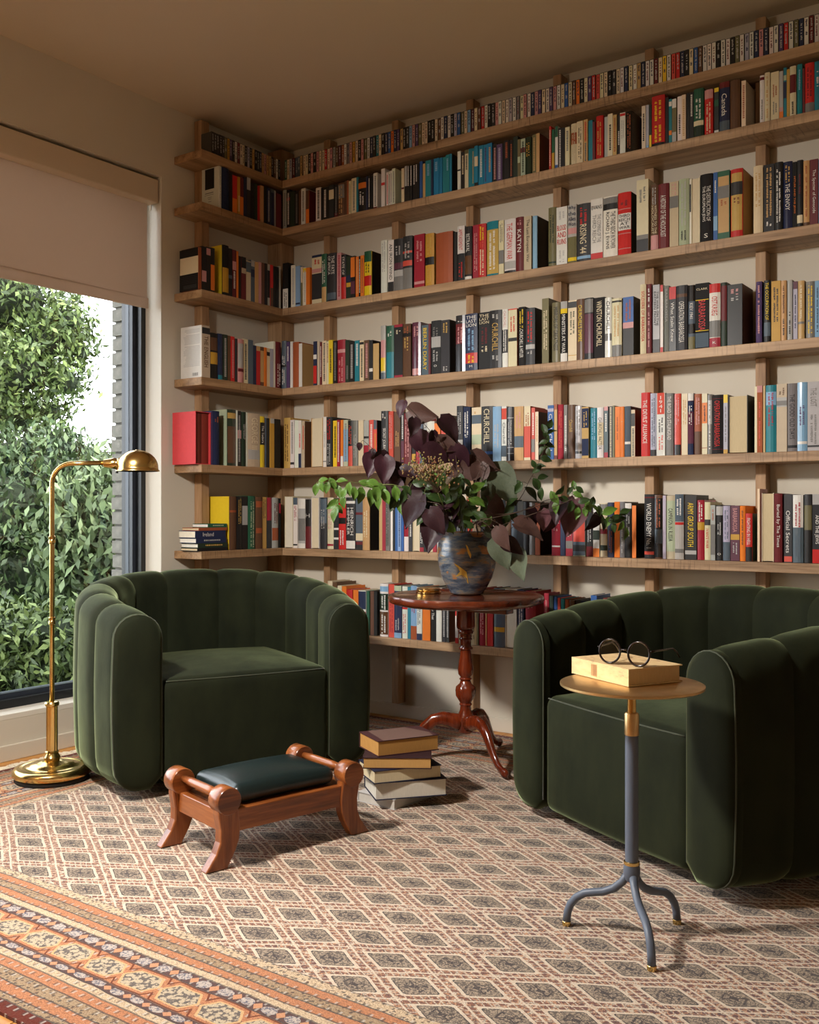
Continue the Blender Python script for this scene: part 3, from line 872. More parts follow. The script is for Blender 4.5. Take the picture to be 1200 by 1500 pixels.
# each line: left px, right px, top px, colour, then marks: T vertical title, H stacked title, G small unreadable print, B colour band (from the top), S cover colour, P pages outwards
ROW['L2'] = '''414 419 278 silver Ggrey
419.3 424.3 278 black Bcrimson@.2-.28 Gwhite
424.5 431.3 280 forest
431.5 437 280 black Ggrey
437.2 441 279 brown
441.3 447.3 276 white Ggrey Swhite
447.6 452.3 279 orange Bbrown@0-.55 Smaroon
462 469.5 274.5 white Gblack
469.7 472.3 275 black
472.5 479.2 274 black Gwhite
479.4 481.6 273 black
481.8 489.2 271 charcoal Bcream@.14-.42
489.4 494.4 270 black Ggrey Bmaroon@.85-1
494.6 504 268 brown Bgrey@.05-.45 Gtan
504.3 507.5 265 brown
507.7 510.2 264 rust
510.4 513.6 265 cream Ggrey
513.8 521 260.5 cream Ggrey
521.2 524 259 teal
524.3 536 261 black Borange@.13-.30 Gwhite@.35-.8
536.2 538.5 258 navy
538.8 542 257 black Gwhite
542.2 545 257 black
546.2 552 253 white Ggrey Swhite Bmaroon@.93-1
558.5 564 247 white Bred@.36-.43
565.2 568.3 252 white Gred
568.6 571.3 250.5 white Ggrey
571.5 573.5 249.5 white Ggrey
573.8 578.6 246.5 white Ggrey
588 592 246.5 cream Bmaroon@.55-.6
592.3 596 243 black Bsilver@0-.55
596.3 600 242.5 black Gwhite@.02-.55
600.2 604 242 black Gwhite@.02-.55
604.2 608 241 black Gwhite@.02-.55
608.2 611.8 240 black Gwhite@.02-.5
612 614 239.5 black
614.2 618.2 236 blue
618.6 622.4 239 tan
622.7 631 234.5 teal Gsky@.1-.4
631.2 634.4 233.5 navy
634.7 642.4 231.5 aqua Gsky@.1-.35
642.6 647.4 230.5 aqua
647.7 652.4 229.5 teal
652.6 658 226.5 teal Gsky@.1-.4
658.2 661.6 225 aqua Sblack
669.6 674.4 221 white Bblack@.46-.5
674.7 680 222 black Gcream@.1-.6
680.3 685.8 219 cream Bolive@0-.1 Gblack@.15-.5
686 690.8 217.5 teal
691 694.8 217 teal Gtan
695 700.4 213.5 aqua Bcream@.26-.5 Bblack@.9-1
700.7 707.8 212.5 aqua Gwhite@.1-.75
708 713.8 211.5 aqua Gpurple
714 721 209.5 aqua Gtan@.1-.7
721.3 727.5 210.5 black Gpink@.1-.9
727.8 736 211 purple Glavender@.1-.9
736.3 738 210 black
738.2 745.8 205.5 black Grust@.05-.45
746 751 205 black Grust@.1-.9
751.3 758 199.5 forest
758.3 762.4 204 olive Bmint@.46-.62
762.7 769.4 203 mint Bmaroon@.24-.37 Gforest
769.7 778.4 201 forest Gmustard@.1-.5
779 785 196.5 olive Gtan
785.3 790.2 195 tan Sbrown
804.6 807.5 185 red Gwhite
807.8 812 189 green Bmustard@.58-1
812.8 817 184.5 white Bgreen@0-.25 Bblue@.9-1
817.3 822.2 187 black Gwhite@.05-.95
822.4 827.4 187 black
828 834.6 186 cream Ggrey@.1-.6
836.6 845 181 cream Brust@.22-.5 Gbeige
845.2 854.2 177.5 cream Gblack@.15-.9 Bmaroon@.98-1
855 861 175 tan Gred@.06-.5 Gslate@.55-.95
861.4 867.6 175.5 teal
868 872 178 maroon
873 883.6 169.5 red Ggold@.1-.9
885 890 170.5 silver
890.2 897.4 166.5 cream Gblack@.25-.85
897.8 903.6 168 tan Grust
904 908 168 black Gwhite@.4-.75
908.4 916.4 165 white Gsilver@.15-.6 Bred@.02-.08
917 926 162.5 black Grust@.05-.9 Sblack
939.6 945.4 154.5 cream Gblack@.18-.78
946.4 950.6 153.5 lavender Bsky@.92-1
951 954.6 153 forest Byellow@.7-1
955 974 140 red Gyellow@.08-.48 Gyellow@.55-.9 Bblack@.93-1
974.4 979 142 black
979.4 984 144.5 teal Bwhite@.06-.16 Borange@.7-.8
984.3 990.6 144.5 olive Bwhite@.0-.2 Bsilver@.75-1
992 998.4 140.5 white Gblack@.4-.8
998.7 1004.6 138.5 cream Gtan@.1-.9
1005 1009.4 135.5 black
1009.7 1015.6 134.5 black Gwhite@.05-.5
1016.3 1031 130 green Gwhite@.18-.6 Bcream@.66-.76 Bforest@.77-1
1032 1044.4 131 red Bpink@0-.2 Gcream@.28-.95
1046 1052.8 128 charcoal Byellow@0-.09 Bgreen@.26-.40 Bwhite@.92-1
1053.6 1068.8 119.5 navy Bmaroon@0-.12 Twhite:Canada@.24-.68 Bslate@.78-1
1070 1084.4 117 brown
1086 1092.4 117.5 cream Grust@.1-.8 Sbeige
1113 1119.8 110 white Bmaroon@.04-.1 Ggrey@.5-.95
1120.2 1128 106 cream Gtan@.05-.9
1129 1141 104.5 cream Grust@.25-.5 Ggrey@.6-.85
1141.5 1147.4 104 pink Bsilver@0-.75 Borange@.84-.97
1147.7 1152.4 98.5 teal Bmint@.15-.25 Bnavy@.28-.6
1152.7 1157 101 mustard Gtan
1157.3 1166.6 97 cream Bmaroon@.17-.53 Gblack@.6-.95
1168 1175.6 94 teal Gsky@.1-.5
1176 1179 100 maroon
1179.5 1193 92 red Gmaroon@.08-.7 Bgrey@.8-1
1193.5 1203 90 teal Gwhite@.15-.5'''
ROW['L3'] = '''413.6 421.4 385 black Bwhite@.56-.98 Gblack@.6-.95
425.6 432 388 white Gsilver
433 439.6 389.5 sky Bnavy@.9-.94
440.2 442.9 391 cream Bolive@.4-1
443.1 448 391.5 white Byellow@.02-.12 Gsilver
448.3 454 392 orange
456 470.8 373 cream Bnavy@0-.05 Gred@.08-.2 Bpink@.28-.36 Bcharcoal@.38-.9
471.2 478.8 372 green Gwhite@.1-.6 Btan@.68-1
479.2 492.4 371 charcoal Twhite:THE_FATE/OF_AFRICA@.06-.44 Bslate@.82-.96
492.7 499 370 pink Gcrimson@.05-.9
499.3 506.4 373 black Twhite:STATE_OF@.05-.45 Bred@.5-1
506.7 513.4 375 forest Bmustard@.62-.72 Bnavy@.45-.6
513.7 520 375 black Borange@.03-.5 Bplum@.6-.9
520.3 525 375.5 orange Gtan
525.2 528 375 black Gwhite
528.2 533.4 374 orange Grust
533.7 544.2 368 yellow Bgreen@0-.24 Gblack@.26-.48 Bred@.55-.78 Sblack
558 567 352 white Gsilver@.02-.6
567.4 576 351 white Tblack:AN_IRON_WIND@.08-.76 Bcharcoal@.80-1
576.4 590 349.5 charcoal Gsilver@.12-.3 Bplum@.46-.58 Bsilver@.6-.72 Bgrey@.72-1
590.4 604.2 346 charcoal Gsilver@.1-.4 Bcoral@.28-.32 Bcoral@.46-.56 Bgrey@.6-1
606.4 621.6 343 crimson Gpink@.1-.5 Bpink@.88-.93
623 636 342 mustard Ggold@.05-.4 Bblack@.45-.6 Ggold@.65-.95
638.4 663 340 rust Sblack
664.4 669 339.5 black
669.6 680.2 331 white Tred:APPEASEMENT@.06-.44 Bcharcoal@.50-1 Gred@.65-.95
681.4 691.4 332 charcoal Twhite:BETRAYAL@.14-.48 Bbrown@.55-.9 Bwhite@.94-1
692 700.6 329 crimson Gpink@.15-.85
701.2 712.4 328 red Gyellow@.05-.3 Gcoral@.34-.44 Gcream@.48-.95
713.2 730 324 gold Bteal@0-.15 Gwhite@.18-.88 Bteal@.96-1
730.6 738.2 323 cream Bgrey@.55-.8 Ggrey@.05-.4
739 755.4 321 white Tred:THE_GERMAN_WAR@.08-.75 Bsilver@.78-.92 Bcharcoal@.95-1
755.8 767 318 maroon Twhite:KATYN@.23-.64 Gpink@.04-.14
767.4 778.4 316.5 beige Tcharcoal:The_Last_European_War@.06-.85
780 786.6 316 sky Sblack
803.6 814.8 304 olive Gforest@.12-.6 Bforest@.92-.95
815.3 831 303 white Hred:BLOOD/AND/RUINS@.3-.66 Gsilver@.05-.25 Gsilver@.72-.95
831.5 844.4 299.5 silver Hnavy:Why/the/Allies/Won@.02-.38 Bpink@.4-.5 Bolive@.55-1 Byellow@.9-.96
845 865 298 charcoal Tcream:RISING_'44@.36-.86 Gred@.05-.35 Bsky@.90-.95
865.4 883 291 white Hblack:EVANS@.1-.18 Tgrey:THE_COMING_OF_THE/THIRD_REICH@.26-.72 Bred@.89-1
883.4 904.4 287 white Bgrey@.02-.12 Bblack@.12-.22 Tblack:THE_THIRD_REICH_IN_POWER/RICHARD_J._EVANS@.26-.86
905 924 281.5 red Bwhite@.335-.60 Hblack:THIRD/REICH/AT/WAR@.345-.59 Gmaroon@.1-.2 Bpink@.26-.27 Bpink@.65-.66 Bpink@.89-.9 Sblack
932.6 950 263 cream Ggrey@.1-.3 Bgrey@.76-.82 Bcharcoal@.82-1
952.8 963.8 270 brown Gsilver@.04-.3 Tcream:WITNESS_TO_THE/HOLOCAUST@.32-.75 Bpink@.77-1
964.4 980 269 maroon Twhite:A_HISTORY_OF_THE_HOLOCAUST@.18-.82
981 994 266 beige Bgrey@.22-.4 Gpink@.02-.2
994.5 1009.4 262 mint Gsilver@.03-.7 Gblack@.74-.92
1009.8 1012.2 262 white Bblack@.08-.5
1012.6 1025.4 260 cream P
1026 1044.3 255 black Twhite:THE_DESTRUCTION_OF/THE_EUROPEAN_JEWS@.18-.7 Hwhite:S@.87-.95
1044.7 1051 252 blue Gwhite@.1-.3 Bsky@.64-.85
1051.4 1069 250 green Btan@.08-.9 Bgrey@.22-.4 Grust@.42-.5
1070.4 1088 247 red Bgold@.06-.9 Bcharcoal@.19-.38 Gmaroon@.4-.52 Stan
1104 1117.8 243 cream Gtan@.1-.6
1118.5 1134 240 black Gtan@.05-.78 Gwhite@.84-.9
1135 1147 237.5 black Gwhite@.1-.9
1147.5 1160.8 236.5 navy Twhite:THE_ENVOY@.33-.72 Ggold@.05-.3
1161.2 1167.4 237 black Torange:HITLER_AND_THE_JEWS@.22-.78
1167.7 1176.4 234.5 black Bcream@.82-.94 Gmaroon@.2-.5
1177 1186 235 tan Grust@.05-.85 Bbrown@.94-1
1186.4 1198.4 233 maroon Twhite:The_Specter_of_Genocide@.16-.82
1198.8 1209 232 sky Gnavy'''
ROW['L4'] = '''412.6 419.4 499.5 slate Gwhite@.3-.5 Gwhite@.58-.9 Bblack@.5-.55
419.7 424 501 purple Gwhite@.1-.4
424.2 428 500 white
428.3 437.4 501 rust
437.7 442.4 503 white Stan
459 464 500 navy Bwhite@.3-.4 Bred@.55-.95
464.4 468 500 beige
468.2 471 501 maroon Gwhite@.1-.8
471.3 477.4 499 cream Gcharcoal@.05-.9
477.7 481 500 cream Grust@.05-.5
481.3 487.4 498 yellow Gblack@.2-.75
487.7 493.4 499 black Ggrey@.05-.9
493.7 505 497.5 crimson Bpink@.22-.30 Gpink@.4-.95
505.3 511 498 forest Ggrey@.6-.9
511.3 518.6 500 black Gsilver@.08-.9
519 525.8 498.5 teal Gwhite@.08-.6
526.2 532.4 498.5 cream Gblack@.2-.9 Bblack@.04-.1
532.7 540 498 brown Gpink@.08-.9
540.3 545.6 498 black Bwhite@.7-.78
546.4 555 503 tan P Sblack
558 565 477 silver Bpink@.27-.6 Byellow@.6-.85 Bslate@.88-1
565.5 576.4 477 green Gwhite@.1-.2 Bteal@.5-1
576.8 589.4 475 black Bcrimson@0-.05 Gcream@.08-.16 Bcrimson@.95-1
590 601.6 474.5 brown Grust@.05-.17 Ggold@.24-.5 Bblack@.17-.24
603.6 616 472 plum Gpink@.04-.25 Bpink@.86-.98
617 627.2 476 slate Tyellow:BERLIN_DIARY@.06-.9
627.5 630.8 474 maroon
631.2 645 469.5 charcoal Ggrey@.12-.3 Bsilver@.3-.5 Gsilver@.55-.75 Hwhite:O@.82-.87
645.5 658.4 468.5 charcoal Ggold@.04-.24 Gsilver@.85-.95 Sblack
668 681.6 462 charcoal Bmaroon@.15-.51 Gpink@.18-.48 Gwhite@.07-.12
682 699.6 459.5 navy Hwhite:THE/LAST/LION@.03-.24 Gsky@.26-.64 Bred@.69-.87 Gyellow@.72-.85 Hwhite:M@.9-.95
700.5 717 457 charcoal Hcream:THE/LAST/LION@.03-.21 Gmaroon@.25-.55 Gcream@.58-.68
717.4 735 454.5 black Tgold:CHURCHILL@.22-.70 Gsilver@.05-.16 Gsilver@.76-.86
735.4 743.8 453 white Bcharcoal@.35-.75 Tpink:CHURCHILL@.03-.32 Gwhite@.36-.72
744.2 757 452 cream Gred@.12-.4 Bblack@.5-.56 Bcoral@0-.02 Scoral
759 769 449.5 black Gyellow@.04-.36 Twhite:CHURCHILL_&_HITLER@.38-.86
770 783.6 451 charcoal Gred@.04-.6 Bsilver@.64-.72 Gsilver@.75-.8 Sblack
794 804 437 olive Gcream@.18-.78
808.6 820.4 443 olive Tcharcoal:MIRRORS_OF_GREATNESS@.08-.8
821.4 831.4 441.5 black Bsilver@0-.2 Byellow@.12-.2 Twhite:MINISTERS_AT_WAR@.22-.85 Bwhite@.86-1
832 844.8 440 cream Bcharcoal@.02-.12 Gforest@.16-.55 Bmustard@.9-.91
845.2 856.2 438 brown Tyellow:CHURCHILL'S_EMPIRE@.1-.7
856.6 869.4 436.5 black Bgrey@.02-.24 Bplum@.26-.9
870 885.8 435.5 black Tcream:WINSTON_CHURCHILL@.06-.8
886.2 896.2 436 white Tcharcoal:CHURCHILL@.06-.55 Bgrey@.6-.72
896.6 911 437 cream Gtan@.12-.65 Bgrey@.8-1 Bblack@.04-.07
912 927.6 434.5 black Bblue@0-.44 Grust@.05-.4 Bpink@.43-.53 Sblack
938 946.8 416.5 cream Tred:SOLDIERS_OF_BARBAROSSA@.1-.82
947.2 954.4 416 maroon Gwhite@.06-.35 Gpink@.4-.9
956.6 966.4 417 silver Tcharcoal:THE_WAR_ON_THE/EASTERN_FRONT@.1-.6 Bcharcoal@.8-1
966.7 971 417 white Bred@0-.1 Bred@.92-1
973 980 418.5 grey Tsilver:BARBAROSSA@.05-.55
980.3 990.4 420 black Bred@0-.19 Twhite:What_Stalin_Knew@.24-.85
991 1007 418 charcoal Twhite:OPERATION_BARBAROSSA@.25-.88 Bbrown@.13-.18
1008 1018 417.5 slate Bblack@0-.25 Twhite:KIEV_1941@.28-.52 Bblack@.6-.75 Bolive@.8-1
1018.5 1038.4 414.5 black Hcream:CLARK@.07-.11 Byellow@.25-.73 Bblack@.26-.72 Tred:BARBAROSSA@.26-.72 Bslate@.76-.98
1039 1055.4 415.5 white Bred@0-.14 Tred:OSTKRIEG@.2-.5 Bgrey@.58-.84 Bcrimson@.85-1 Hwhite:K@.9-.95
1056 1064.7 413.5 forest Bmaroon@.05-.6
1065.2 1087 416 black Gpink@.04-.16 Gsilver@.18-.26 Sbrown
1107.6 1116.4 412.5 purple Gpink@.03-.85
1119 1129 410.5 black Tyellow:THE_OCCUPATION_OF@.04-.64 Bslate@.68-.9
1130.2 1143.8 411.5 mustard Gcharcoal@.09-.68
1144.2 1152.4 411 tan Gbrown@.05-.55 Gcharcoal@.6-.9
1153.6 1161 410 silver Gcharcoal@.5-.9
1162 1168.4 412 lavender Bplum@0-.13 Gnavy@.2-.8
1169 1178.4 411 tan Gcream@.04-.65 Bgrey@.7-.74
1180.6 1193.4 412 grey Gyellow@.04-.9
1194 1205 411 sky Gnavy'''
ROW['L5'] = '''415 424.6 612 gold Gbrown@.1-.85
425.2 430.9 615 white Ggrey@.05-.7 Bcharcoal@.88-.93
431.2 436.8 615.5 white
437.2 441.4 616 white Tred:CHURCHILL@.28-.58 Bnavy@.7-1
441.6 445.6 617 beige Gred@.1-.6 Sbrown
456 472.8 612 tan P
473.2 478 610.5 white Gsilver@.3-.6 Bgrey@.88-.9
478.3 486.2 611 charcoal Gred@.03-.45 Gsilver@.5-.95
487 493.2 616 yellow Gblack@.12-.8
493.5 498 615 crimson Gwhite@.05-.9
498.3 502.2 615 orange Bwhite@.78-1
502.6 509 615 mint Bsky@.2-.9 Ggrey
509.3 516.4 616 black Bcoral@.56-1 Gcoral@.08-.5
517 524 616 grey Gsilver@.3-.8
524.4 532 615.5 cream
532.5 540 616 silver Bcharcoal@.35-.4 Bcrimson@.55-1
540.3 546.8 615 coral Gwhite@.1-.7
547.3 552 615.5 coral Bslate@0-.2 Gmustard@.3-.7 Sblack
558 568 602 charcoal Twhite:SECRET_JOURNEY@.32-.78 Gwhite@.05-.15
569 576 602.5 coral Gpink@.06-.7
577 586 603 brown Gtan@.35-.65
587 591.4 604 charcoal Bplum@.55-1 Gwhite@.06-.5
591.8 602.6 605 maroon Gpink@.1-.85
603 608.6 606 black Bmustard@.8-.95
609 614 610 crimson
614.3 619.2 617 slate
619.5 624.6 616 silver
625 636 617 white Gblack@.2-.6
636.4 645 620 orange Bblack@.9-1
645.5 652 607 coral Sgrey
669 678 594.5 charcoal Bsilver@.6-.95 Gsilver@.1-.5
678.4 689 596 navy Gwhite@.06-.5 Hwhite:O@.52-.56
690.4 704.6 596.5 cream Gtan@.07-.1 Bslate@.14-.3 Bmint@.5-.68
705 721.4 595 black Tcream:CHURCHILL@.05-.68 Bblue@.82-.87
721.8 734.2 595.5 slate Bsky@.0-1 Gsilver@.3-.75
734.6 742 595 white Bcoral@.04-.24 Tcharcoal:Churchill@.3-.68 Bslate@.72-.92
742.4 752.4 596 charcoal Bsilver@.2-.21 Gsilver@.24-.7 Bsilver@.75-.76 Bsilver@.86-.87
753.4 767 595.5 tan Bslate@.55-.76 Gpink@.1-.4
767.4 777 595 coral Bcream@0-.37 Grust@.1-.35 Bcream@.95-1
777.8 783 597 coral Bgrey@.6-.85 Gwhite@.1-.5
783.4 788.2 603 cream Gtan@.1-.6 Sbrown
802 811 593.5 blue Blavender@.06-.12 Twhite:CHURCHILL@.16-.88
811.5 816 592 tan Brust@0-.1 Bmaroon@.93-1
817 825 592.5 crimson Gcoral@.1-.8
826 831 593 grey Gwhite@.2-.85
832 842 593 brown Tgold:Churchill@.28-.5
842.4 852 594.5 silver Ggrey@.05-.55 Bcharcoal@.86-.91
852.5 862.6 596 tan Bnavy@.03-.41 Ggold@.06-.38 Bnavy@.62-.95
864.5 874.6 597.5 teal Gsky@.06-.62
875 884.4 597 white Bcream@.3-.75 Tcharcoal:CHURCHILL_FACTOR@.2-.84
885 891 595.5 slate Bpink@0-.08 Gwhite@.14-.5 Bcrimson@.9-1
891.4 896.8 595 charcoal Tcream:PAUL_JOHNSON_CHURCHILL@.02-.98
897 900 594 olive
900.4 907.4 595.5 orange Grust@.2-.65
907.8 914.4 595.5 orange Gtan@.25-.3
914.8 923.8 595 slate Bwhite@.70-.75
924.2 930 600 beige Bblack@.08-.35 Gcharcoal@.4-.95 Sbrown
939 952 575 red Twhite:THE_DEVILS'_ALLIANCE@.12-.8
952.5 961.4 576 lavender Gslate@.06-.85 Bcharcoal@.9-1
962 974.4 575.5 white Bcoral@0-.34 Hwhite:1/9/4/1@.04-.32 Gcharcoal@.38-.62 Gcoral@.66-.9
975 986.4 576 grey Twhite:THE_ROAD_TO_STALINGRAD@.05-.75
988 997.4 576.5 coral Bcharcoal@.83-1 Gpink@.06-.5
998 1007 576.5 cream Gtan@.1-.5
1007.5 1016 576 plum Bwhite@.0-.12 Bnavy@.13-.3 Gwhite@.2-.52 Bnavy@.82-1
1017.4 1028 577 rust Gpink@.05-.5 Bbrown@.62-1
1028.3 1036.2 576.5 cream Borange@.15-.49 Gcharcoal@.18-.45 Brust@.89-.9
1036.6 1043 577.5 grey Bsilver@.1-.5 Gwhite
1043.5 1059.4 578.5 black Tred:OPERATION_BARBAROSSA@.1-.88 Bmaroon@.06-.07 Bmaroon@.92-.93
1060 1066.4 578 lavender Byellow@0-.14 Bmustard@.93-1 Ggrey@.2-.8
1067 1095 579 cream P Sblack
1105 1108.8 566 cream
1109.2 1117.2 565 rust Bpink@0-.1 Gcoral@.2-.9
1117.6 1121 565 tan
1121.5 1137 564 teal Gcrimson@.1-.6 Bsky@.1-.3
1137.6 1153 562 beige Bsilver@.2-.34 Bgrey@.25-.32 Gbrown@.04-.16
1153.6 1168 561.5 grey Tcharcoal:THE_GOOD_OLD_DAYS@.16-.82 Bcharcoal@.91-.95
1168.4 1182.8 560 sky Gpurple@.34-.62 Bwhite@.86-.90
1183.2 1201 559 silver Tgrey:THE_LOST@.09-.36 Ggrey@.45-.9 Bcharcoal@.92-.95
1201.4 1212 558 grey'''
ROW['L6'] = '''417 429 727 cream P
429.5 435.8 729 white Bslate@0-.14 Gcrimson@.15-.45 Bcharcoal@.92-.95
436.2 446.4 730.5 white Bsilver@.2-.9 Bgrey@.4-.85
446.7 455.2 731.5 maroon Bblack@0-.55 Hsilver:H@.28-.38
456 467.4 728.5 white P
468.4 478 729 charcoal Bslate@.02-.5 Gsilver@.2-.6
479 488 729 cream Gpink@.05-.6 Bcrimson@.9-.94
488.4 495.8 730 charcoal Bwhite@.58-.62 Bwhite@.77-.81
496 506.4 730 red Bblack@.38-.5 Gwhite@.6-.9
507 520.2 728.5 charcoal Bwhite@.07-.12 Twhite:HEINRICH/HIMMLER@.2-.72 Bwhite@.83-.98
520.6 531 730 slate Bmaroon@.27-.32 Bcream@.68-.82 Bmaroon@.84-.9 Bcharcoal@.9-1
531.5 541.6 728 tan Gcream@.25-.75 Sblack
554.6 559.4 729 tan
559.7 564.6 728 crimson
565 571.4 729 grey Gforest
571.7 575 729 white
575.2 578.4 730 black
578.6 582.4 730 blue
582.6 587.4 730 sky Gnavy
587.6 591.2 730 blue
591.5 598 731 white Bcrimson@.4-.72
599 603.4 731 charcoal Gwhite@.2-.7
603.7 614 731 cream P
614.4 620.4 730 charcoal Gwhite@.1-.85 Bcrimson@.92-1
621 626 731 black
626.3 633.4 732 cream
633.8 639 731 crimson
639.4 648 732 white Ggrey
648.4 656 731 black
656.4 664 733 brown
668 676 734 navy Gsilver
676.4 684 733 charcoal
684.4 692 730 coral
692.4 704 732 beige Gtan
704.4 712 733 charcoal
712.4 722 731 cream Gtan
722.4 731 733 beige
731.4 740 732 charcoal Gsilver
740.4 748 734 brown
748.4 757 735 slate
757.4 766 734 grey Bcharcoal@.5-.9
766.4 774 735 charcoal
775 783.4 736 grey
784 791 737 rust Sblack
807.6 820 740 crimson Hwhite:BACK@.3-.37 Gpink@.4-.5 Bwhite@.8-.83
820.6 828 741 navy
828.6 838.8 741 crimson Gwhite@.15-.6 Bgrey@.7-.85
839.4 857.6 739 mint Bslate@.02-.98 Bcoral@.25-.72 Bcharcoal@.78-.9
858.4 868.4 741 charcoal Gsilver@.3-.7 Bmaroon@.8-1
869 878.4 738 white Bforest@.5-.68 Borange@.84-1
879 889.4 737 cream Bgrey@.02-.12 Bcrimson@.48-.57 Bforest@.78-.88
890 899 736 navy Grust@.5-.9
899.5 907.4 735 orange
908 915 735 grey Gsilver@.3-.9
915.6 925.4 737 black Bwhite@0-.1 Gsilver@.2-.6
926 932 740.5 orange Sblack
944 958.4 724 charcoal Bmaroon@.04-.06 Twhite:WORLD_ENEMY_No._1@.14-.84 Bcoral@.89-.94
959 970.6 725 brown Bblack@.05-.98 Grust@.05-.5 Bslate@.54-.76
971 975.6 726 lavender
976 988.6 726 beige Bmint@.08-.88 Tcharcoal:CAMPAIGN_IN_RUSSIA@.2-.72
989 1002 724 silver Bslate@0-.42 Gwhite@.04-.32 Bred@.43-.47 Bgrey@.84-.9
1003 1020 725 black Tyellow:ARMY_GROUP_SOUTH@.12-.8 Bsilver@.86-.92
1021.5 1031.8 732.5 crimson Gwhite@.04-.36 Bmustard@.37-.5
1032.2 1040.8 735.5 cream Tred:IVAN'S_WAR@.46-.8 Bcharcoal@.3-.4
1041.2 1048 740 silver Grust@.05-.28 Bgrey@.35-.9
1048.5 1058.8 740 black Bsilver@.02-.18 Gsilver@.3-.55 Hwhite:O@.86-.91
1059.2 1069.4 741 lavender Bslate@.66-1 Gslate@.05-.6
1070 1083.2 740.5 plum Tpink:BARBAROSSA@.05-.48 Bmustard@.52-.62 Gsilver@.65-.86
1083.6 1091.6 741 orange Gbrown@.05-.7
1092 1101.8 752 red Twhite:FIGHTING_IN_HELL@.1-.66 Bblack@.7-1 Sforest
1109.6 1113.2 716 cream Spink
1116 1133.8 722 cream P
1134.4 1146.4 723 maroon Twhite:Buried_by_The_Times@.16-.78
1148.5 1160.4 724 charcoal Twhite:Official_Secrets@.24-.86 Bcoral@.91-.99
1161.5 1177 725 slate Bwhite@.0-.48 Gcrimson@.1-.46 Gslate@.55-.9
1178 1189 724 olive Bcharcoal@0-.16 Bblack@.52-1
1190 1203 724 charcoal Bsilver@0-.15 Twhite:AND_THE_JEWS@.3-.72 Bred@.8-1'''
ROW['L7'] = '''480 487 851 cream
487.3 493.6 853 brown
494 500 858 cream
500.4 506.8 859 orange
507 516 863.5 red Bwhite@.3-.7
516.4 524 864.5 orange
525 536 865 white Bnavy@.02-.42 Bred@.48-1
537 541 866 green
541.6 546.8 866 brown
547 551.6 866 black
556 568 855 white Bsky@.05-.15 Bforest@.19-.5 Gwhite@.21-.48 Bbrown@.53-.96 Gwhite@.56-.94
569 577 856 coral Gcrimson@.3-.9
577.6 588.4 858 navy Bmint@0-.1 Gsilver@.6-.85 Bsky@.9-1
588.6 596.4 859 white Bred@.3-.44 Gred@.5-.9
596.7 601 860 teal
601.3 610.2 858 sky Gcrimson@.25-.5 Brust@.75-1
610.6 618.4 860 white Gslate@.3-.7 Bnavy@.88-1
618.8 630.2 860 orange Grust@.25-.4
631 638.4 860 black Twhite:Remember_That@.15-.6
639 647 861 white Bsilver@.4-.42
647.3 652.4 861 charcoal Gsilver
652.8 657.4 861 charcoal Gsilver Sbrown
667 671.4 862 red Bwhite@.5-.9
672 680 862 cream
680.4 688 863 olive
688.4 698.2 862 cream Gbrown@.3-.9
698.5 701 863 olive
701.3 710.6 862 crimson Gpink@.2-.8
711 712.6 863 tan
713 721.6 863 red Gwhite@.1-.42
723.4 739 862 slate Bplum@.2-.4 Bmustard@.66-.74
740 756.6 863 white P
757.4 767 864 navy Gwhite@.2-.6
770 785 866 crimson Gpink@.1-.3
797 804 869 crimson Gpink
805 810.4 873 forest
811 816 874 blue
817 821 876 coral
821.6 827 877 teal
828 834 878 rust
834.6 842 879 brown
843 850 880 black'''
ROW['S2'] = '''320.6 325 241 white Gsilver Swhite
325.3 335.4 246 navy
336 341 252 black
341.4 348.4 257 red Borange@.6-1
348.7 352 259 mustard Gcream@.5-.9
352.3 357.6 260 maroon Borange@.5-1
358 362.2 260 navy
362.5 368 260 charcoal Bsilver@0-.3
368.3 373 268 black
373.2 377.4 269 forest
378 381.4 272 red
382 386.6 272 tan
387 391.6 274 black
392 396.8 275 navy Gsilver
397.2 402 277 slate Bnavy@.1-1
402.3 404.8 279 silver
405.2 412.2 284 maroon'''
ROW['S3'] = '''291.6 295.8 362 rust Sblack
296 302.8 361 black Bpink@.55-.8
303 309.2 362 black Bpink@.03-.18
309.5 315.4 363 black Borange@.38-.95
326 335.2 359.5 black Bmustard@.45-.94 Syellow
335.6 341 364 black Bslate@.55-.62
341.3 347 366 maroon Bpink@.24-.42 Gwhite@.45-.8
347.3 350.2 368 orange
350.4 354 375 black
354.3 361 376.5 maroon Bblack@0-.25 Bbeige@.26-.38
361.3 368.4 382 beige Bslate@.03-.28
368.7 374 381 slate Bsilver@0-.15 Bnavy@.22-.4
374.3 379 384 tan
379.2 383.4 384 pink
383.7 388 385 brown
388.2 392 386 black
392.3 396 387 silver Bblack@.15-.8
396.3 400.4 388 red Bbrown@.55-1
400.7 405 390 black
405.2 409 391 black
409.2 411.8 390 silver'''
ROW['S4'] = '''296 308 477 beige Tbrown:THE_ENGLISH@.2-.8 Bcharcoal@.04-.16 Swhite
309 319.6 488 black Bbrown@.1-.38 Bmustard@.42-.68
319.9 327 489 navy Bteal@.9-1
327.4 334 490 forest Gsilver
334.4 338.6 491.5 brown
339 344 493 red Gpink
344.3 348.2 496 charcoal
348.5 357 497 pink Bmaroon@.68-.75 Bsilver@.1-.66
357.4 364 497 cream Gcharcoal@.1-.9
364.4 371 498 slate
371.3 376 506 navy
376.3 382 507 red Btan@0-.12
382.3 387.4 508 brown Btan@.1-.9
387.7 391 509 orange
391.3 396 510 cream Bblack@.1-.2
396.3 400.8 511 lavender
401 403.8 500 white
404.1 412 501 maroon Gwhite@.45-.95'''
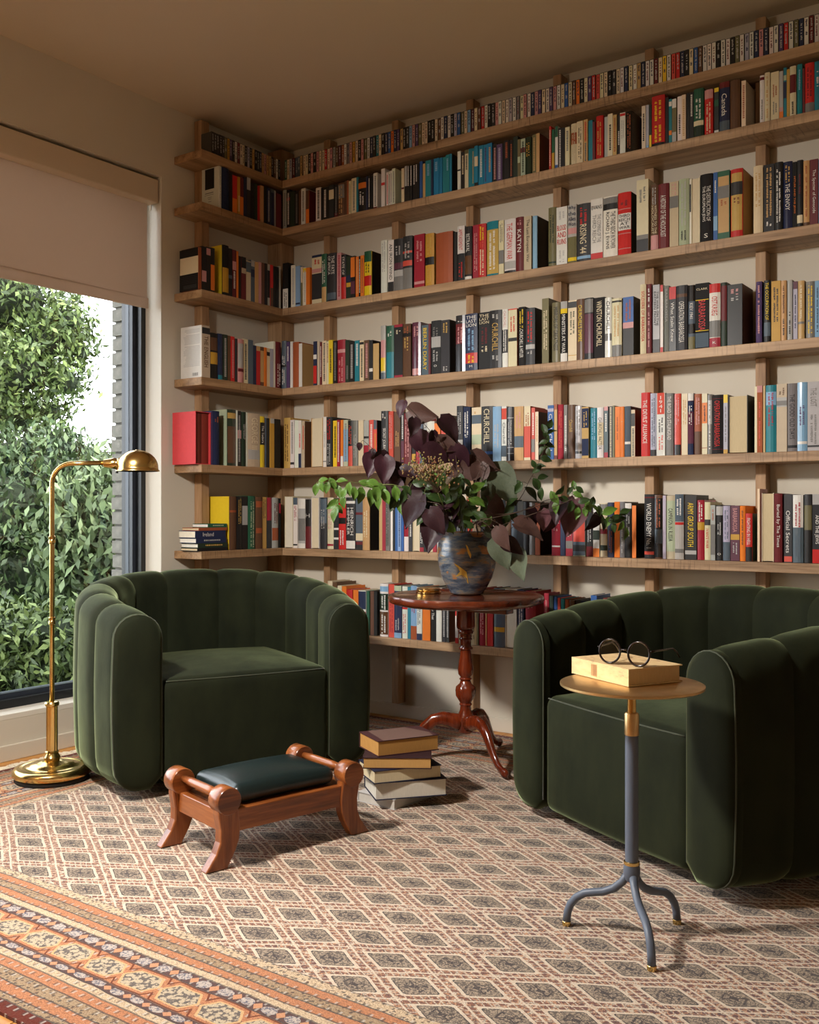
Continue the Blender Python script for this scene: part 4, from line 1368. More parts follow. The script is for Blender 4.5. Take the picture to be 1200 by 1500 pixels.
ROW['S5'] = '''309.4 311.6 603 purple
311.9 322 602 navy Grust@.1-.2
334 346.4 600 forest Bgold@.06-.16 Bbrown@.3-.95 Smint
346.8 348.6 601 white
348.9 354.2 602 black Bpink@.35-.5 Gsilver
354.5 360.4 603.5 forest Gsilver@.2-.5
360.7 363.2 604 white
363.5 381 606 beige Tcream:GEORGE_III@.08-.68 Bsilver@.68-.86
381.4 388 610 yellow Bblack@.12-.56 Twhite:The_Tudors@.18-.52
388.3 391 612 slate
391.3 395.6 612.5 black
396 402 613 mustard Bsilver@0-.1
402.3 412 614 black'''
ROW['S6'] = '''336.6 346.4 727 brown Brust@.26-.3 Syellow
347 354.8 727 black Ggold@.04-.5
355.2 363.4 727 black Bsilver@.18-.54
364 374 726.5 green Gmint@.1-.95
375 384.4 728 brown Brust@.08-.2 Brust@.6-.7
385 391.4 728 gold Gbrown@.05-.4
392 399 729 charcoal Bcrimson@0-.45
399.3 408.4 729 silver Brust@.6-.85 Gmaroon@.1-.5
409.4 412.4 730 black Bcrimson@.1-.3'''
ROWZ = {'2': SZ[1], '3': SZ[2], '4': SZ[3], '5': SZ[4], '6': SZ[5], '7': SZ[6]}
BF = 0.174       # how far the spines stand out from the wall
OCC = [(x, x + PW) for x in POSTS]

def jit(c, k=0.05):
    return tuple(max(0, min(1, q * (1 + R.uniform(-k, k)))) for q in c)
def colour(name):
    return srgb(*PAL[name])
def parse(line):
    q = line.split()
    d = dict(x0=float(q[0]), x1=float(q[1]), top=float(q[2]), col=q[3], marks=[], side=None, pages=False)
    for m in q[4:]:
        k, rest = m[0], m[1:]
        if k == 'P' and rest == '':
            d['pages'] = True; continue
        rng = (0.08, 0.9)
        if '@' in rest:
            rest, rg = rest.rsplit('@', 1)
            rng = tuple(float(v) for v in rg.split('-'))
        if k == 'S':
            d['side'] = rest
        elif k in 'TH':
            c, txt = rest.split(':', 1)
            d['marks'].append((k, c, txt.replace('_', ' '), rng))
        else:
            d['marks'].append((k, rest, None, rng))
    return d
BOOKS = []
for key, data in ROW.items():
    wall, rw = key[0], key[1]
    z0 = ROWZ[rw] + 0.0008
    n = 0
    lines = [parse(l) for l in data.splitlines()]
    for i, b in enumerate(lines):
        xm = (b['x0'] + b['x1']) / 2
        if wall == 'L':
            p0, p1 = on_y(b['x0'], 500, -BF), on_y(b['x1'], 500, -BF)
            b['a'], b['w'] = p0.x, p1.x - p0.x - 0.0006
            b['h'] = on_y(xm, b['top'], -BF).z - z0
            dep = R.uniform(0.128, 0.150)
            for (q0, q1) in OCC:
                if b['a'] < q1 + 0.001 and b['a'] + b['w'] > q0 - 0.001:
                    dep = BF - PD - 0.010
            if b['a'] < 0.19 + 0.005 and b['a'] < 0.105:
                dep = 0.07
        else:
            p0, p1 = on_x(b['x0'], 500, BF), on_x(b['x1'], 500, BF)
            b['a'], b['w'] = p0.y, p1.y - p0.y - 0.0006
            b['h'] = on_x(xm, b['top'], BF).z - z0
            dep = R.uniform(0.112, 0.115) if -0.62 < b['a'] + b['w'] and b['a'] < -0.55 else R.uniform(0.126, 0.148)
        b['d'] = dep
        b['rec'] = R.uniform(0, 0.006) if wall == 'L' else R.uniform(0, 0.004)
        b['z'] = z0; b['wall'] = wall; b['row'] = int(rw)
        b['h'] = max(0.12, min(b['h'], 0.36 if rw != '2' else 0.2))
        if wall == 'L' and 639 < xm < 780 and rw == '6':
            b['h'] = min(b['h'], 0.24)
        b['left'] = lines[i - 1]['col'] if i and b['x0'] - lines[i - 1]['x1'] < 3 else None
        b['right'] = lines[i + 1]['col'] if i + 1 < len(lines) and lines[i + 1]['x0'] - b['x1'] < 3 else None
        b['idx'] = i
        BOOKS.append(b)
# show the 300 largest as single books (minus those lying about); the rest stay together
for b in BOOKS:
    dep = to_px((b['a'], -BF, b['z']) if b['wall'] == 'L' else (BF, b['a'], b['z']))[2]
    b['area'] = (b['x1'] - b['x0']) * b['h'] / dep + (1.0 if b['idx'] == 0 and b['wall'] == 'S' else 0)
N_SINGLE = 284
order = sorted(BOOKS, key=lambda b: -b['area'])
for i, b in enumerate(order):
    b['single'] = i < N_SINGLE
print('books', len(BOOKS))

def bulge(b, x):
    q = 2 * x / b['w'] - 1
    return b['bul'] * (1 - q * q)
def cover_mesh(b):
    w, d, h, th = b['w'], b['d'], b['h'], min(0.0024, b['w'] * 0.16)
    ns = 5
    if b['pages']:
        outer = [(0, d), (0, 0), (0, 0)]
    o_ = [(0.0, d)] + [(w * k / (ns - 1), -bulge(b, w * k / (ns - 1))) for k in range(ns)] + [(w, d)]
    i_ = [(w - th, d)] + [(th + (w - 2 * th) * k / (ns - 1), th - bulge(b, th + (w - 2 * th) * k / (ns - 1))) for k in range(ns - 1, -1, -1)] + [(th, d)]
    if b['pages']:      # spine to the wall
        o_ = [(x, d - y) for x, y in o_]; i_ = [(x, d - y) for x, y in i_]
    poly = o_ + i_
    n = len(poly); m = len(o_)
    vs = [(x, y, 0) for x, y in poly] + [(x, y, h) for x, y in poly]
    fs = [(i, (i + 1) % n, (i + 1) % n + n, i + n) for i in range(n)]
    for k in range(m - 1):
        a_, b_, c_, d_ = k, k + 1, n - 2 - k, n - 1 - k
        fs.append((a_, d_, c_, b_)); fs.append((a_ + n, b_ + n, c_ + n, d_ + n))
    return vs, fs
FONT_JOBS = []
def text_job(body, fit):
    cu = bpy.data.curves.new('lettering', 'FONT')
    cu.body = body; cu.resolution_u = 2; cu.align_x = 'LEFT'
    o = bpy.data.objects.new('lettering', cu)
    COL.objects.link(o)
    FONT_JOBS.append((o, fit))
def spine_y(b, x, off):
    return -(bulge(b, max(0, min(b['w'], x))) + off)
def greek(b, rng, mb, seed):
    r = random.Random(seed)
    w, h = b['w'], b['h']
    rows = 2 if w > 0.022 else 1
    z1, z2 = h * (1 - rng[0]), h * (1 - rng[1])
    for k in range(rows):
        cx = w * (0.5 if rows == 1 else (0.34 + 0.32 * k))
        cw = w * (0.34 if rows == 1 else 0.2)
        z = z1 - r.uniform(0, 0.01)
        while z > z2:
            L = r.uniform(0.0022, 0.0048)
            if r.random() > 0.16:
                x0, x1 = cx - cw / 2 * r.uniform(0.6, 1), cx + cw / 2 * r.uniform(0.6, 1)
                y = spine_y(b, cx, 0.0009)
                mb.add([(x0, y, z), (x1, y, z), (x1, y, z - L), (x0, y, z - L)], [(0, 1, 2, 3)])
            z -= L + r.uniform(0.001, 0.0022)
ORD = ['zeroth', 'first', 'second', 'third', 'fourth', 'fifth', 'sixth', 'seventh', 'eighth', 'ninth', 'tenth', 'eleventh', 'twelfth', 'thirteenth', 'fourteenth', 'fifteenth', 'sixteenth',
       'seventeenth', 'eighteenth', 'nineteenth', 'twentieth']
def size_word(b):
    return 'thick ' if b['w'] > 0.036 else ('thin ' if b['w'] < 0.014 else '')
def base_label(b):
    s = ORD[b['row']] + (' long shelf' if b['wall'] == 'L' else ' short shelf')
    inkc = [m[1] for m in b['marks'] if m[0] in 'TH'] or [m[1] for m in b['marks'] if m[0] == 'G' and False]
    bands = [m[1] for m in b['marks'] if m[0] == 'B' and m[3][1] - m[3][0] > 0.08 and m[1] != b['col']]
    d = size_word(b) + ('book turned pages outwards' if b['pages'] else b['col'] + ' book')
    if not b['pages']:
        if inkc and inkc[0] != b['col']:
            d += ' with ' + inkc[0] + ' title'
        elif bands:
            d += ' with ' + bands[0] + ' band'
    nb = ''
    if b['left'] and b['right']:
        nb = (' between two ' + b['left'] + ' ones') if b['left'] == b['right'] else ' between ' + b['left'] + ' and ' + b['right'] + ' ones'
    elif b['left'] or b['right']:
        nb = ' at row end beside ' + (b['left'] or b['right']) + ' one'
    return d + nb + ', ' + s + ' down'
# bay numbers for telling the last look-alikes apart
for b in BOOKS:
    b['bay'] = 1 + sum(1 for x in POSTS if b['a'] + b['w'] / 2 > x) if b['wall'] == 'L' else 0
from collections import Counter
cnt = Counter(base_label(b) for b in BOOKS)
bay_no = Counter()
LAB = {}
for b in BOOKS:
    k = (b['wall'], b['row'], b['bay']); bay_no[k] += 1
    b['nbay'] = bay_no[k]
    l = base_label(b)
    if cnt[l] > 1:
        sw_ = size_word(b) + b['col'] + ' book'
        if b['wall'] == 'L':
            l = '%s, %s out from the corner within bay %s, %s long shelf down' % (sw_, ORD[min(20, b['nbay'])], ['', 'one', 'two', 'three', 'four', 'five', 'six', 'seven', 'eight'][b['bay']], ORD[b['row']])
        else:
            l = '%s, %s from the open end, %s short shelf down' % (sw_, ORD[min(20, b['nbay'])], ORD[b['row']])
    b['label'] = l
dupe = Counter(b['label'] for b in BOOKS)
print('book label repeats', [l for l, c in dupe.items() if c > 1][:10])

PAGE_COLS = [srgb(228, 214, 184), srgb(216, 198, 160), srgb(234, 226, 208)]
def place(o, b):
    if b['wall'] == 'L':
        o.location = (b['a'], -(BF - b['rec']), b['z'])
    else:
        o.location = (BF - b['rec'], b['a'], b['z']); o.rotation_euler = (0, 0, PI / 2)
stuff_v = []; stuff_f = []; stuff_c = []
def stuff_box(x0, x1, y0, y1, z0, z1, c, M4):
    k = len(stuff_v)
    for z in (z0, z1):
        for y in (y0, y1):
            for x in (x0, x1):
                stuff_v.append(tuple(M4 @ Vector((x, y, z))))
    for f in ((0, 2, 3, 1), (4, 5, 7, 6), (0, 1, 5, 4), (2, 6, 7, 3), (0, 4, 6, 2), (1, 3, 7, 5)):
        stuff_f.append(tuple(i + k for i in f)); stuff_c.append(c)
for bi, b in enumerate(BOOKS):
    b['bul'] = 0.0 if (b['w'] < 0.016 or bi % 3 == 0) else min(0.005, b['w'] * 0.14)
    if not b['single']:
        M4 = Matrix.Translation((b['a'], -(BF - b['rec']), b['z'])) if b['wall'] == 'L' else Matrix.Translation((BF - b['rec'], b['a'], b['z'])) @ Matrix.Rotation(PI / 2, 4, 'Z')
        w, d, h = b['w'], b['d'], b['h']; t_ = min(0.002, w * 0.18)
        c = jit(colour(b['col']), 0.08)
        stuff_box(0, w, 0, t_, 0, h, c, M4); stuff_box(0, t_, t_, d, 0, h, c, M4); stuff_box(w - t_, w, t_, d, 0, h, c if not b['side'] else colour(b['side']), M4)
        stuff_box(t_, w - t_, t_, d - 0.003, 0.0025, h - 0.0025, PAGE_COLS[bi % 3], M4)
        for k, cn, txt, rg in b['marks']:
            if k == 'B':
                stuff_box(0.0004, w - 0.0004, -0.0005, 0, h * (1 - rg[1]), h * (1 - rg[0]), colour(cn), M4)
            elif k in 'GTH':
                r = random.Random(bi); z = h * (1 - rg[0])
                while z > h * (1 - rg[1]):
                    L = r.uniform(0.003, 0.006)
                    stuff_box(w * 0.3, w * 0.7, -0.0008, 0, z - L, z, colour(cn), M4)
                    z -= L + 0.0025
        continue
    vs, fs = cover_mesh(b)
    mat = M['cloth'] if bi % 4 == 0 else (M['gloss'] if bi % 5 == 2 and b['bul'] > 0.001 else M['jacket'])
    me = MB().add(vs, fs).mesh('book', mat)
    o = obj('book', me); b['obj'] = o
    place(o, b)
    o.color = jit(colour(b['side'] if b['pages'] and b['side'] else b['col'])) + (1,)
    tag(o, b['label'], 'book', 'books on the %s shelf of the %s wall' % (ORD[b['row']], 'long' if b['wall'] == 'L' else 'short'))
    w, d, h = b['w'], b['d'], b['h']; t_ = min(0.0024, w * 0.16)
    pg = MB().box(t_, w - t_, t_ + 0.0005, d - 0.004, 0.003, h - 0.003) if not b['pages'] else MB().box(t_, w - t_, 0.003, d - t_ - 0.001, 0.003, h - 0.003)
    pg = pg.build('page_block', M['paper'], o)
    pg.color = PAGE_COLS[bi % 3] + (1,)
    if b['side'] and not b['pages'] and b['side'] != b['col']:
        for sx in (-0.0004, w):
            q = MB().box(sx, sx + 0.0004, 0.004, d, 0.0005, h - 0.0005).build('cover_board', mat, o)
            q.color = colour(b['side']) + (1,)
    nb_ = 0
    for k, cn, txt, rg in b['marks']:
        z1, z2 = h * (1 - rg[0]), h * (1 - rg[1])
        if k == 'B':
            mb = MB(); n_ = 5; e = 0.0003 + 0.00025 * nb_; nb_ += 1
            ins = 0.0003 if rg[1] - rg[0] < 0.25 or w < 0.02 else 0.0003
            ins = 0.0022 if (w > 0.025 and cn in ('tan', 'gold', 'coral') and rg[1] - rg[0] > 0.3) else ins
            pts = [(ins + (w - 2 * ins) * i / (n_ - 1)) for i in range(n_)]
            vv = [(x, spine_y(b, x, e), z) for z in (z2, z1) for x in pts]
            mb.add(vv, [(i, i + 1, n_ + i + 1, n_ + i) for i in range(n_ - 1)])
            q = mb.build('spine_band', mat, o); q.color = colour(cn) + (1,)
        elif k == 'G':
            mb = MB(); greek(b, rg, mb, bi)
            if mb.v:
                q = mb.build('spine_print', M['ink'], o); q.color = colour(cn) + (1,)
        else:
            lines_ = txt.split('/')
            for li, s in enumerate(lines_):
                L = len(lines_)
                def fit(verts, li=li, L=L, k=k, w=w, h=h, z1=z1, z2=z2, b=b):
                    xs = [v[0] for v in verts]; ys = [v[1] for v in verts]
                    mx, Mx, my, My = min(xs), max(xs), min(ys), max(ys)
                    out = []
                    if k == 'T':
                        cw = w * (0.5 if L == 1 else 0.31)
                        cx = w * 0.5 if L == 1 else w * (0.70 - 0.40 * li)
                        sx = (z1 - z2) / (Mx - mx); sy = cw / max(My - my, 0.5)
                        sy = min(sy, sx * 3.2)
                        for v in verts:
                            x = cx + (v[1] - (my + My) / 2) * sy; z = z1 - (v[0] - mx) * sx
                            out.append((x, spine_y(b, x, 0.0016), z))
                    else:
                        hh = (z1 - z2) / L
                        sx = w * 0.84 / max(Mx - mx, 0.3); sy = hh * 0.78 / max(My - my, 0.4)
                        sx = min(sx, sy * 1.6)
                        zc = z1 - hh * (li + 0.5)
                        for v in verts:
                            x = w * 0.5 + (v[0] - (mx + Mx) / 2) * sx
                            out.append((x, spine_y(b, x, 0.0016), zc + (v[1] - (my + My) / 2) * sy))
                    return out
                text_job(s, (o, fit, colour(cn)))
def flush_text():
    bpy.context.view_layer.update()
    dg = bpy.context.evaluated_depsgraph_get()
    for o, (par, fit, col) in FONT_JOBS:
        me = bpy.data.meshes.new_from_object(o.evaluated_get(dg))
        me.name = 'title_lettering'
        vs = fit([tuple(v.co) for v in me.vertices])
        for v, c in zip(me.vertices, vs):
            v.co = c
        me.materials.clear(); me.materials.append(M['ink'])
        q = obj('title_lettering', me, par); q.color = tuple(col) + (1,)
        cu = o.data
        bpy.data.objects.remove(o, do_unlink=True); bpy.data.curves.remove(cu)
    FONT_JOBS.clear()
# a few more volumes past the edge of the view, so that the shelves go on
for rw in '234567':
    x = on_y(1203 if rw != '7' else 852, 500, -BF).x + 0.02
    while x < 3.3:
        w = R.uniform(0.018, 0.042)
        if any(x < q1 and x + w > q0 for q0, q1 in OCC):
            x += 0.01; continue
        h = R.uniform(0.19, 0.25) if rw != '2' else R.uniform(0.16, 0.19)
        M4 = Matrix.Translation((x, -BF + R.uniform(0, .006), ROWZ[rw] + .0008))
        c = jit(colour(R.choice(list(PAL))), 0.08)
        stuff_box(0, w, 0, 0.002, 0, h, c, M4); stuff_box(0, 0.002, 0.002, 0.135, 0, h, c, M4); stuff_box(w - 0.002, w, 0.002, 0.135, 0, h, c, M4)
        stuff_box(0.002, w - 0.002, 0.002, 0.132, 0.0025, h - 0.0025, PAGE_COLS[0], M4)
        stuff_box(w * .3, w * .7, -0.0008, 0, h * R.uniform(.2, .4), h * R.uniform(.6, .9), colour(R.choice(['white', 'black', 'gold', 'cream'])), M4)
        x += w + 0.0008
me = bpy.data.meshes.new('small_books')
me.from_pydata(stuff_v, [], stuff_f)
at = me.color_attributes.new('Col', 'FLOAT_COLOR', 'CORNER')
li = 0
buf = np.empty((len(me.loops), 4), dtype=np.float32)
for p, c in zip(me.polygons, stuff_c):
    for k in p.loop_indices:
        buf[k] = (c[0], c[1], c[2], 1)
at.data.foreach_set('color', buf.ravel())
me.materials.append(M['attr'])
o = obj('small_books', me)
o['kind'] = 'stuff'
tag(o, 'slimmest paperbacks and thin volumes filling the gaps along the bookshelf rows', 'books')

# ------------------------------------------------------------------ cassettes on the top shelf
CW, CD, CH = 0.0164, 0.070, 0.109
case = MB().rbox((CW / 2, CD / 2, CH / 2), 0.0012, (CW / 2, CD / 2, CH / 2), 1, 1).mesh('cassette_case', plain('clear_case_plastic', srgb(62, 60, 58), 0.25))
card = MB().box(0.0012, CW - 0.0012, -0.0006, 0.0006, 0.003, CH - 0.003).mesh('card_spine', M['jacket'])
prints = []
for k in range(6):
    mb = MB(); r = random.Random(k); z = CH * 0.9
    while z > CH * (0.2 + 0.1 * (k % 3)):
        L = r.uniform(0.002, 0.005)
        if r.random() > 0.2:
            x0 = CW * r.uniform(0.28, 0.4); x1 = CW * r.uniform(0.6, 0.74)
            mb.add([(x0, -0.0010, z), (x1, -0.0010, z), (x1, -0.0010, z - L), (x0, -0.0010, z - L)], [(0, 1, 2, 3)])
        z -= L + 0.0014
    prints.append(mb.mesh('card_print', M['ink']))
SEQ = ['green cream lavender maroon slate slate tan cream cream black pink black pink cream cream red cream pink silver brown plum rust white grey pink mustard cream black pink olive white navy charcoal teal cream black navy blue orange navy purple tan black charcoal sky',
       'pink purple olive cream cream black black cream brown white navy white black lavender blue olive cream sky plum cream brown red white black charcoal pink white cream white silver white grey cream pink white navy pink purple',
       'cream white purple pink white cream blue cream brown orange black cream purple red coral cream cream black charcoal cream white navy cream white tan navy white white maroon cream yellow white coral red navy black cream blue brown white white white black white white black olive white lavender white navy pink navy white white purple red white olive navy white maroon white red black cream navy tan']
LONG = [c for s in SEQ for c in s.split()]
SHORT = 'black charcoal charcoal black charcoal olive mustard purple black white maroon cream cream black lavender black gold black forest navy tan pink tan tan black brown white black'.split()
ztop_ = SZ[0] + 0.0008
CASS = {}
TENS = ['', '', 'twenty', 'thirty', 'forty', 'fifty', 'sixty', 'seventy', 'eighty', 'ninety']
def ordinal(n):
    if n <= 20:
        return ORD[n]
    if n >= 100:
        return 'hundred-and-' + (ordinal(n - 100) if n > 100 else 'none')
    return TENS[n // 10] + ('-' + ORD[n % 10] if n % 10 else 'th')
def cassette(i, seq, loc, rot, where):
    cn = seq[i]
    o = obj('cassette_case', case, None, loc, rot)
    L_ = seq[i - 1] if i else None; R_ = seq[i + 1] if i + 1 < len(seq) else None
    nb = 'between %s and %s ones' % (L_, R_) if L_ and R_ and L_ != R_ else ('between two %s ones' % L_ if L_ and R_ else 'at the row end')
    lab = '%s cassette case %s on the top shelf of the %s' % (cn, nb, where)
    CASS[lab] = CASS.get(lab, 0) + 1
    if CASS[lab] > 1 or (nb == 'at the row end'):
        lab = '%s cassette case, %s %s, top shelf, %s' % (cn, ordinal(i + 1), 'out from the corner' if where[0] == 'l' else 'from the open end', where)
    tag(o, lab, 'cassette', 'cassettes on the top shelf, ' + where)
    q = obj('card_spine', card, o); q.color = jit(colour(cn), 0.06) + (1,)
    dark = sum(PAL[cn]) < 300
    q2 = obj('card_print', prints[i % 6], o); q2.color = (colour('silver') if dark else colour(['charcoal', 'maroon', 'navy'][i % 3])) + (1,)
xa, xb = on_y(415, 200, -BF).x + 0.004, on_y(1200, 200, -BF).x
pitch = max(0.0172, (xb - xa) / (len(LONG) - 5))
for i in range(len(LONG)):
    cassette(i, LONG, (xa + i * pitch, -(BF - 0.004 - R.uniform(0, 0.005)), ztop_), 0, 'long wall')
ya, yb = on_x(311, 200, BF).y, on_x(411, 200, BF).y
ps = max(0.0168, (yb - ya) / len(SHORT))
for i in range(len(SHORT)):
    yy = ya + i * ps
    if yy + CW < -0.178:
        cassette(i, SHORT, (BF - 0.004 - R.uniform(0, 0.003), yy, ztop_), PI / 2, 'short wall')
# ------------------------------------------------------------------ print on the covers that face the room end
def first_of(key):
    return [b for b in BOOKS if b['wall'] == key[0] and b['row'] == int(key[1])][0]
def cover_print(b, rects, cn, name='cover_print'):
    if 'obj' not in b:
        return
    mb = MB()
    for (u0, u1, v0, v1) in rects:       # u from the spine towards the wall, v upwards, both as fractions
        d, h = b['d'], b['h']
        x = -0.0008
        mb.add([(x, d * u0, h * v0), (x, d * u1, h * v0), (x, d * u1, h * v1), (x, d * u0, h * v1)], [(0, 1, 2, 3)])
    q = mb.build(name, M['ink'], b['obj']); q.color = colour(cn) + (1,)
b = first_of('S4')
rr_ = random.Random(3)
cover_print(b, [(0.10, rr_.uniform(0.72, 0.88), v, v + 0.009) for v in [0.93 - 0.027 * i for i in range(27)] if rr_.random() > 0.12], 'silver')
cover_print(b, [(0.18 + 0.02 * i, 0.18 + 0.02 * i + rr_.uniform(0.006, 0.014), 0.04, 0.10) for i in range(14)], 'grey', 'barcode')
b = first_of('S3')
cover_print(b, [(0.02, 0.98, 0.40, 0.80)], 'cream')
cover_print(b, [(0.1, 0.8, 0.05, 0.14), (0.08, 0.86, 0.18, 0.19), (0.08, 0.9, 0.22, 0.23), (0.08, 0.84, 0.26, 0.27), (0.08, 0.9, 0.30, 0.31), (0.08, 0.86, 0.34, 0.35)], 'charcoal')
b = first_of('S2')
cover_print(b, [(0.25, 0.80, 0.50, 0.98)], 'black', 'cover_picture')
cover_print(b, [(0.3, 0.8, 0.40, 0.42), (0.28, 0.82, 0.36, 0.37), (0.4, 0.65, 0.30, 0.31), (0.42, 0.62, 0.26, 0.27), (0.42, 0.62, 0.2, 0.21)], 'grey')

# ------------------------------------------------------------------ red slipcase with two volumes, fifth shelf
zs5 = SZ[4] + 0.0008
y0, y1 = on_x(286.5, 500, BF).y, on_x(309, 500, BF).y - 0.001
h5 = on_x(296, 603, BF).z - zs5
t = thing('slipcase', 'bright red cloth slipcase holding two russet volumes on the short shelf', 'slipcase', (0, 0, zs5))
th = 0.003
mm = plain('red_cloth', srgb(206, 62, 66), 0.75, var=0.04, scale=80)
xi = 0.018
MB().box(xi, BF, y0, y0 + th, 0, h5).box(xi, BF, y1 - th, y1, 0, h5).box(xi, BF, y0 + th, y1 - th, 0, th).box(xi, BF, y0 + th, y1 - th, h5 - th, h5).box(xi, xi + th, y0 + th, y1 - th, th, h5 - th).build('case', mm, t)
for k in range(2):
    wv = (y1 - y0 - 2 * th - 0.003) / 2
    b = dict(w=wv, d=0.135, h=h5 - 2 * th - 0.004, pages=False, bul=0.004)
    vs, fs = cover_mesh(b)
    o = MB().add(vs, fs).build('book', M['cloth'], None, False, (BF - 0.012, y0 + th + 0.001 + k * (wv + 0.001), zs5 + th + 0.0005), PI / 2)
    o.color = srgb(*((112, 44, 32), (132, 48, 36))[k]) + (1,)
    tag(o, ['dark russet cloth volume inside the red slipcase nearest its closed cover', 'brighter russet cloth volume inside the red slipcase beside a purple book'][k], 'book', 'volumes in the slipcase')
    pg = MB().box(0.0024, wv - 0.0024, 0.003, 0.131, 0.003, b['h'] - 0.003).build('page_block', M['paper'], o); pg.color = PAGE_COLS[1] + (1,)

# ------------------------------------------------------------------ books lying flat
def lying(label, loc, ang, L1, L2, th, cov, page, spine='y1', group=None, over=0.003, print_=None, spine_cols=None):
    o = None
    bt = 0.0026
    mb = MB().box(0, L1, 0, L2, 0, bt).box(0, L1, 0, L2, th - bt, th)
    if spine == 'y1':
        mb.box(0, L1, L2 - bt, L2, bt, th - bt); pgb = (over, L1 - over, over, L2 - bt - 0.0005)
    elif spine == 'x0':
        mb.box(0, bt, 0, L2, bt, th - bt); pgb = (bt + 0.0005, L1 - over, over, L2 - over)
    else:
        mb.box(0, L1, 0, bt, bt, th - bt); pgb = (over, L1 - over, bt + 0.0005, L2 - over)
    o = mb.build('book', M['cloth'], None, False, loc, ang)
    o.color = tuple(cov) + (1,)
    tag(o, label, 'book', group)
    pg = MB().box(pgb[0], pgb[1], pgb[2], pgb[3], bt + 0.0002, th - bt - 0.0002).build('page_block', M['paper'], o)
    pg.color = tuple(page) + (1,)
    return o
G_ = 'books stacked on the rug'
F = lambda px, py, z: on_z(px, py, z)
z = RZ
def stack(px, py, ang, L1, L2, th, cov, page, label):
    global z
    p = F(px, py, z)
    o = lying(label, (p.x, p.y, z), math.radians(ang), L1, L2, th, cov, page, 'y1', G_)
    z += th + 0.0006
    return o
stack(578, 1187, 86, 0.205, 0.165, 0.034, srgb(196, 192, 188), srgb(206, 200, 190), 'pale grey book lying askew at the bottom of the floor stack')
o = stack(550, 1173, 50, 0.246, 0.175, 0.058, srgb(30, 32, 58), srgb(226, 220, 206), 'thick navy book with white pages lying second from bottom in floor stack')
o = stack(548, 1149, 56, 0.240, 0.165, 0.043, srgb(34, 38, 62), srgb(222, 206, 170), 'navy book with cream pages in the middle of the floor stack')
o = stack(531.5, 1126, 34, 0.228, 0.150, 0.037, srgb(52, 30, 34), srgb(196, 152, 92), 'dark maroon book with yellowed pages lying fourth up in floor stack')
o = stack(553.7, 1109, 61, 0.228, 0.160, 0.052, srgb(70, 38, 38), srgb(190, 142, 80), 'old maroon book with deckled yellow pages on top of the floor stack')
q = MB().add([(0.02, 0.0, 0.0524), (0.205, 0.0, 0.0524), (0.215, 0.05, 0.0524), (0.17, 0.155, 0.0524), (0.03, 0.155, 0.0524)], [(0, 1, 2, 3, 4)]).build('cover_patch', M['cloth'], o)
q.color = srgb(112, 86, 76) + (1,)

# flat pile at the open end of the short sixth shelf
ya_, yb_ = on_x(287, 500, BF).y, on_x(334, 500, BF).y
zz = SZ[5] + 0.0008
pile = [(0.0145, 'black', srgb(216, 196, 160), 'slim black paperback lying lowest in the flat pile on the short shelf'),
        (0.0215, 'forest', srgb(236, 230, 216), 'blackish green paperback lying second in the flat pile on the short shelf'),
        (0.0235, 'navy', srgb(236, 230, 216), 'navy paperback lying third in the flat pile on the short shelf'),
        (0.0335, 'navy', srgb(232, 222, 200), 'thick navy paperback titled Ireland in the flat pile on the short shelf'),
        (0.0135, 'rust', srgb(222, 200, 160), 'thin russet book lying under the green one in the flat pile'),
        (0.0175, 'green', srgb(240, 238, 232), 'slim green book lying on top of the flat pile on short shelf')]
for k, (th, cn, pgc, lab) in enumerate(pile):
    dy = [0.0, 0.004, -0.006, -0.010, 0.012, 0.07][k]
    L1 = (yb_ - ya_) - 0.012 - max(dy, 0)
    o = lying(lab, (BF - 0.001 * k, ya_ + dy + 0.010, zz), PI / 2, L1, 0.112 if k < 5 else 0.105, th, colour(cn), pgc, 'y0', 'flat pile on the sixth short shelf', 0.001)
    if k in (1, 2, 5):
        mb = MB(); r = random.Random(k); x = L1 * 0.25
        while x < L1 * 0.8:
            w_ = r.uniform(0.004, 0.01); mb.add([(x, -0.0006, th * 0.4), (x + w_, -0.0006, th * 0.4), (x + w_, -0.0006, th * 0.68), (x, -0.0006, th * 0.68)], [(0, 1, 2, 3)]); x += w_ + 0.003
        q = mb.build('spine_print', M['ink'], o); q.color = colour(['silver', 'gold', 'silver', 'gold', 'gold', 'mint'][k]) + (1,)
    if k == 3:
        def fit(vs, L1=L1, th=th):
            mx, Mx = min(v[0] for v in vs), max(v[0] for v in vs); my, My = min(v[1] for v in vs), max(v[1] for v in vs)
            s = th * 0.55 / (My - my)
            return [(L1 * 0.24 + (v[0] - mx) * s * 0.95, -0.0008, th * 0.22 + (v[1] - my) * s) for v in vs]
        text_job('Ireland', (o, fit, colour('white')))
    zz += th + 0.0004
flush_text()

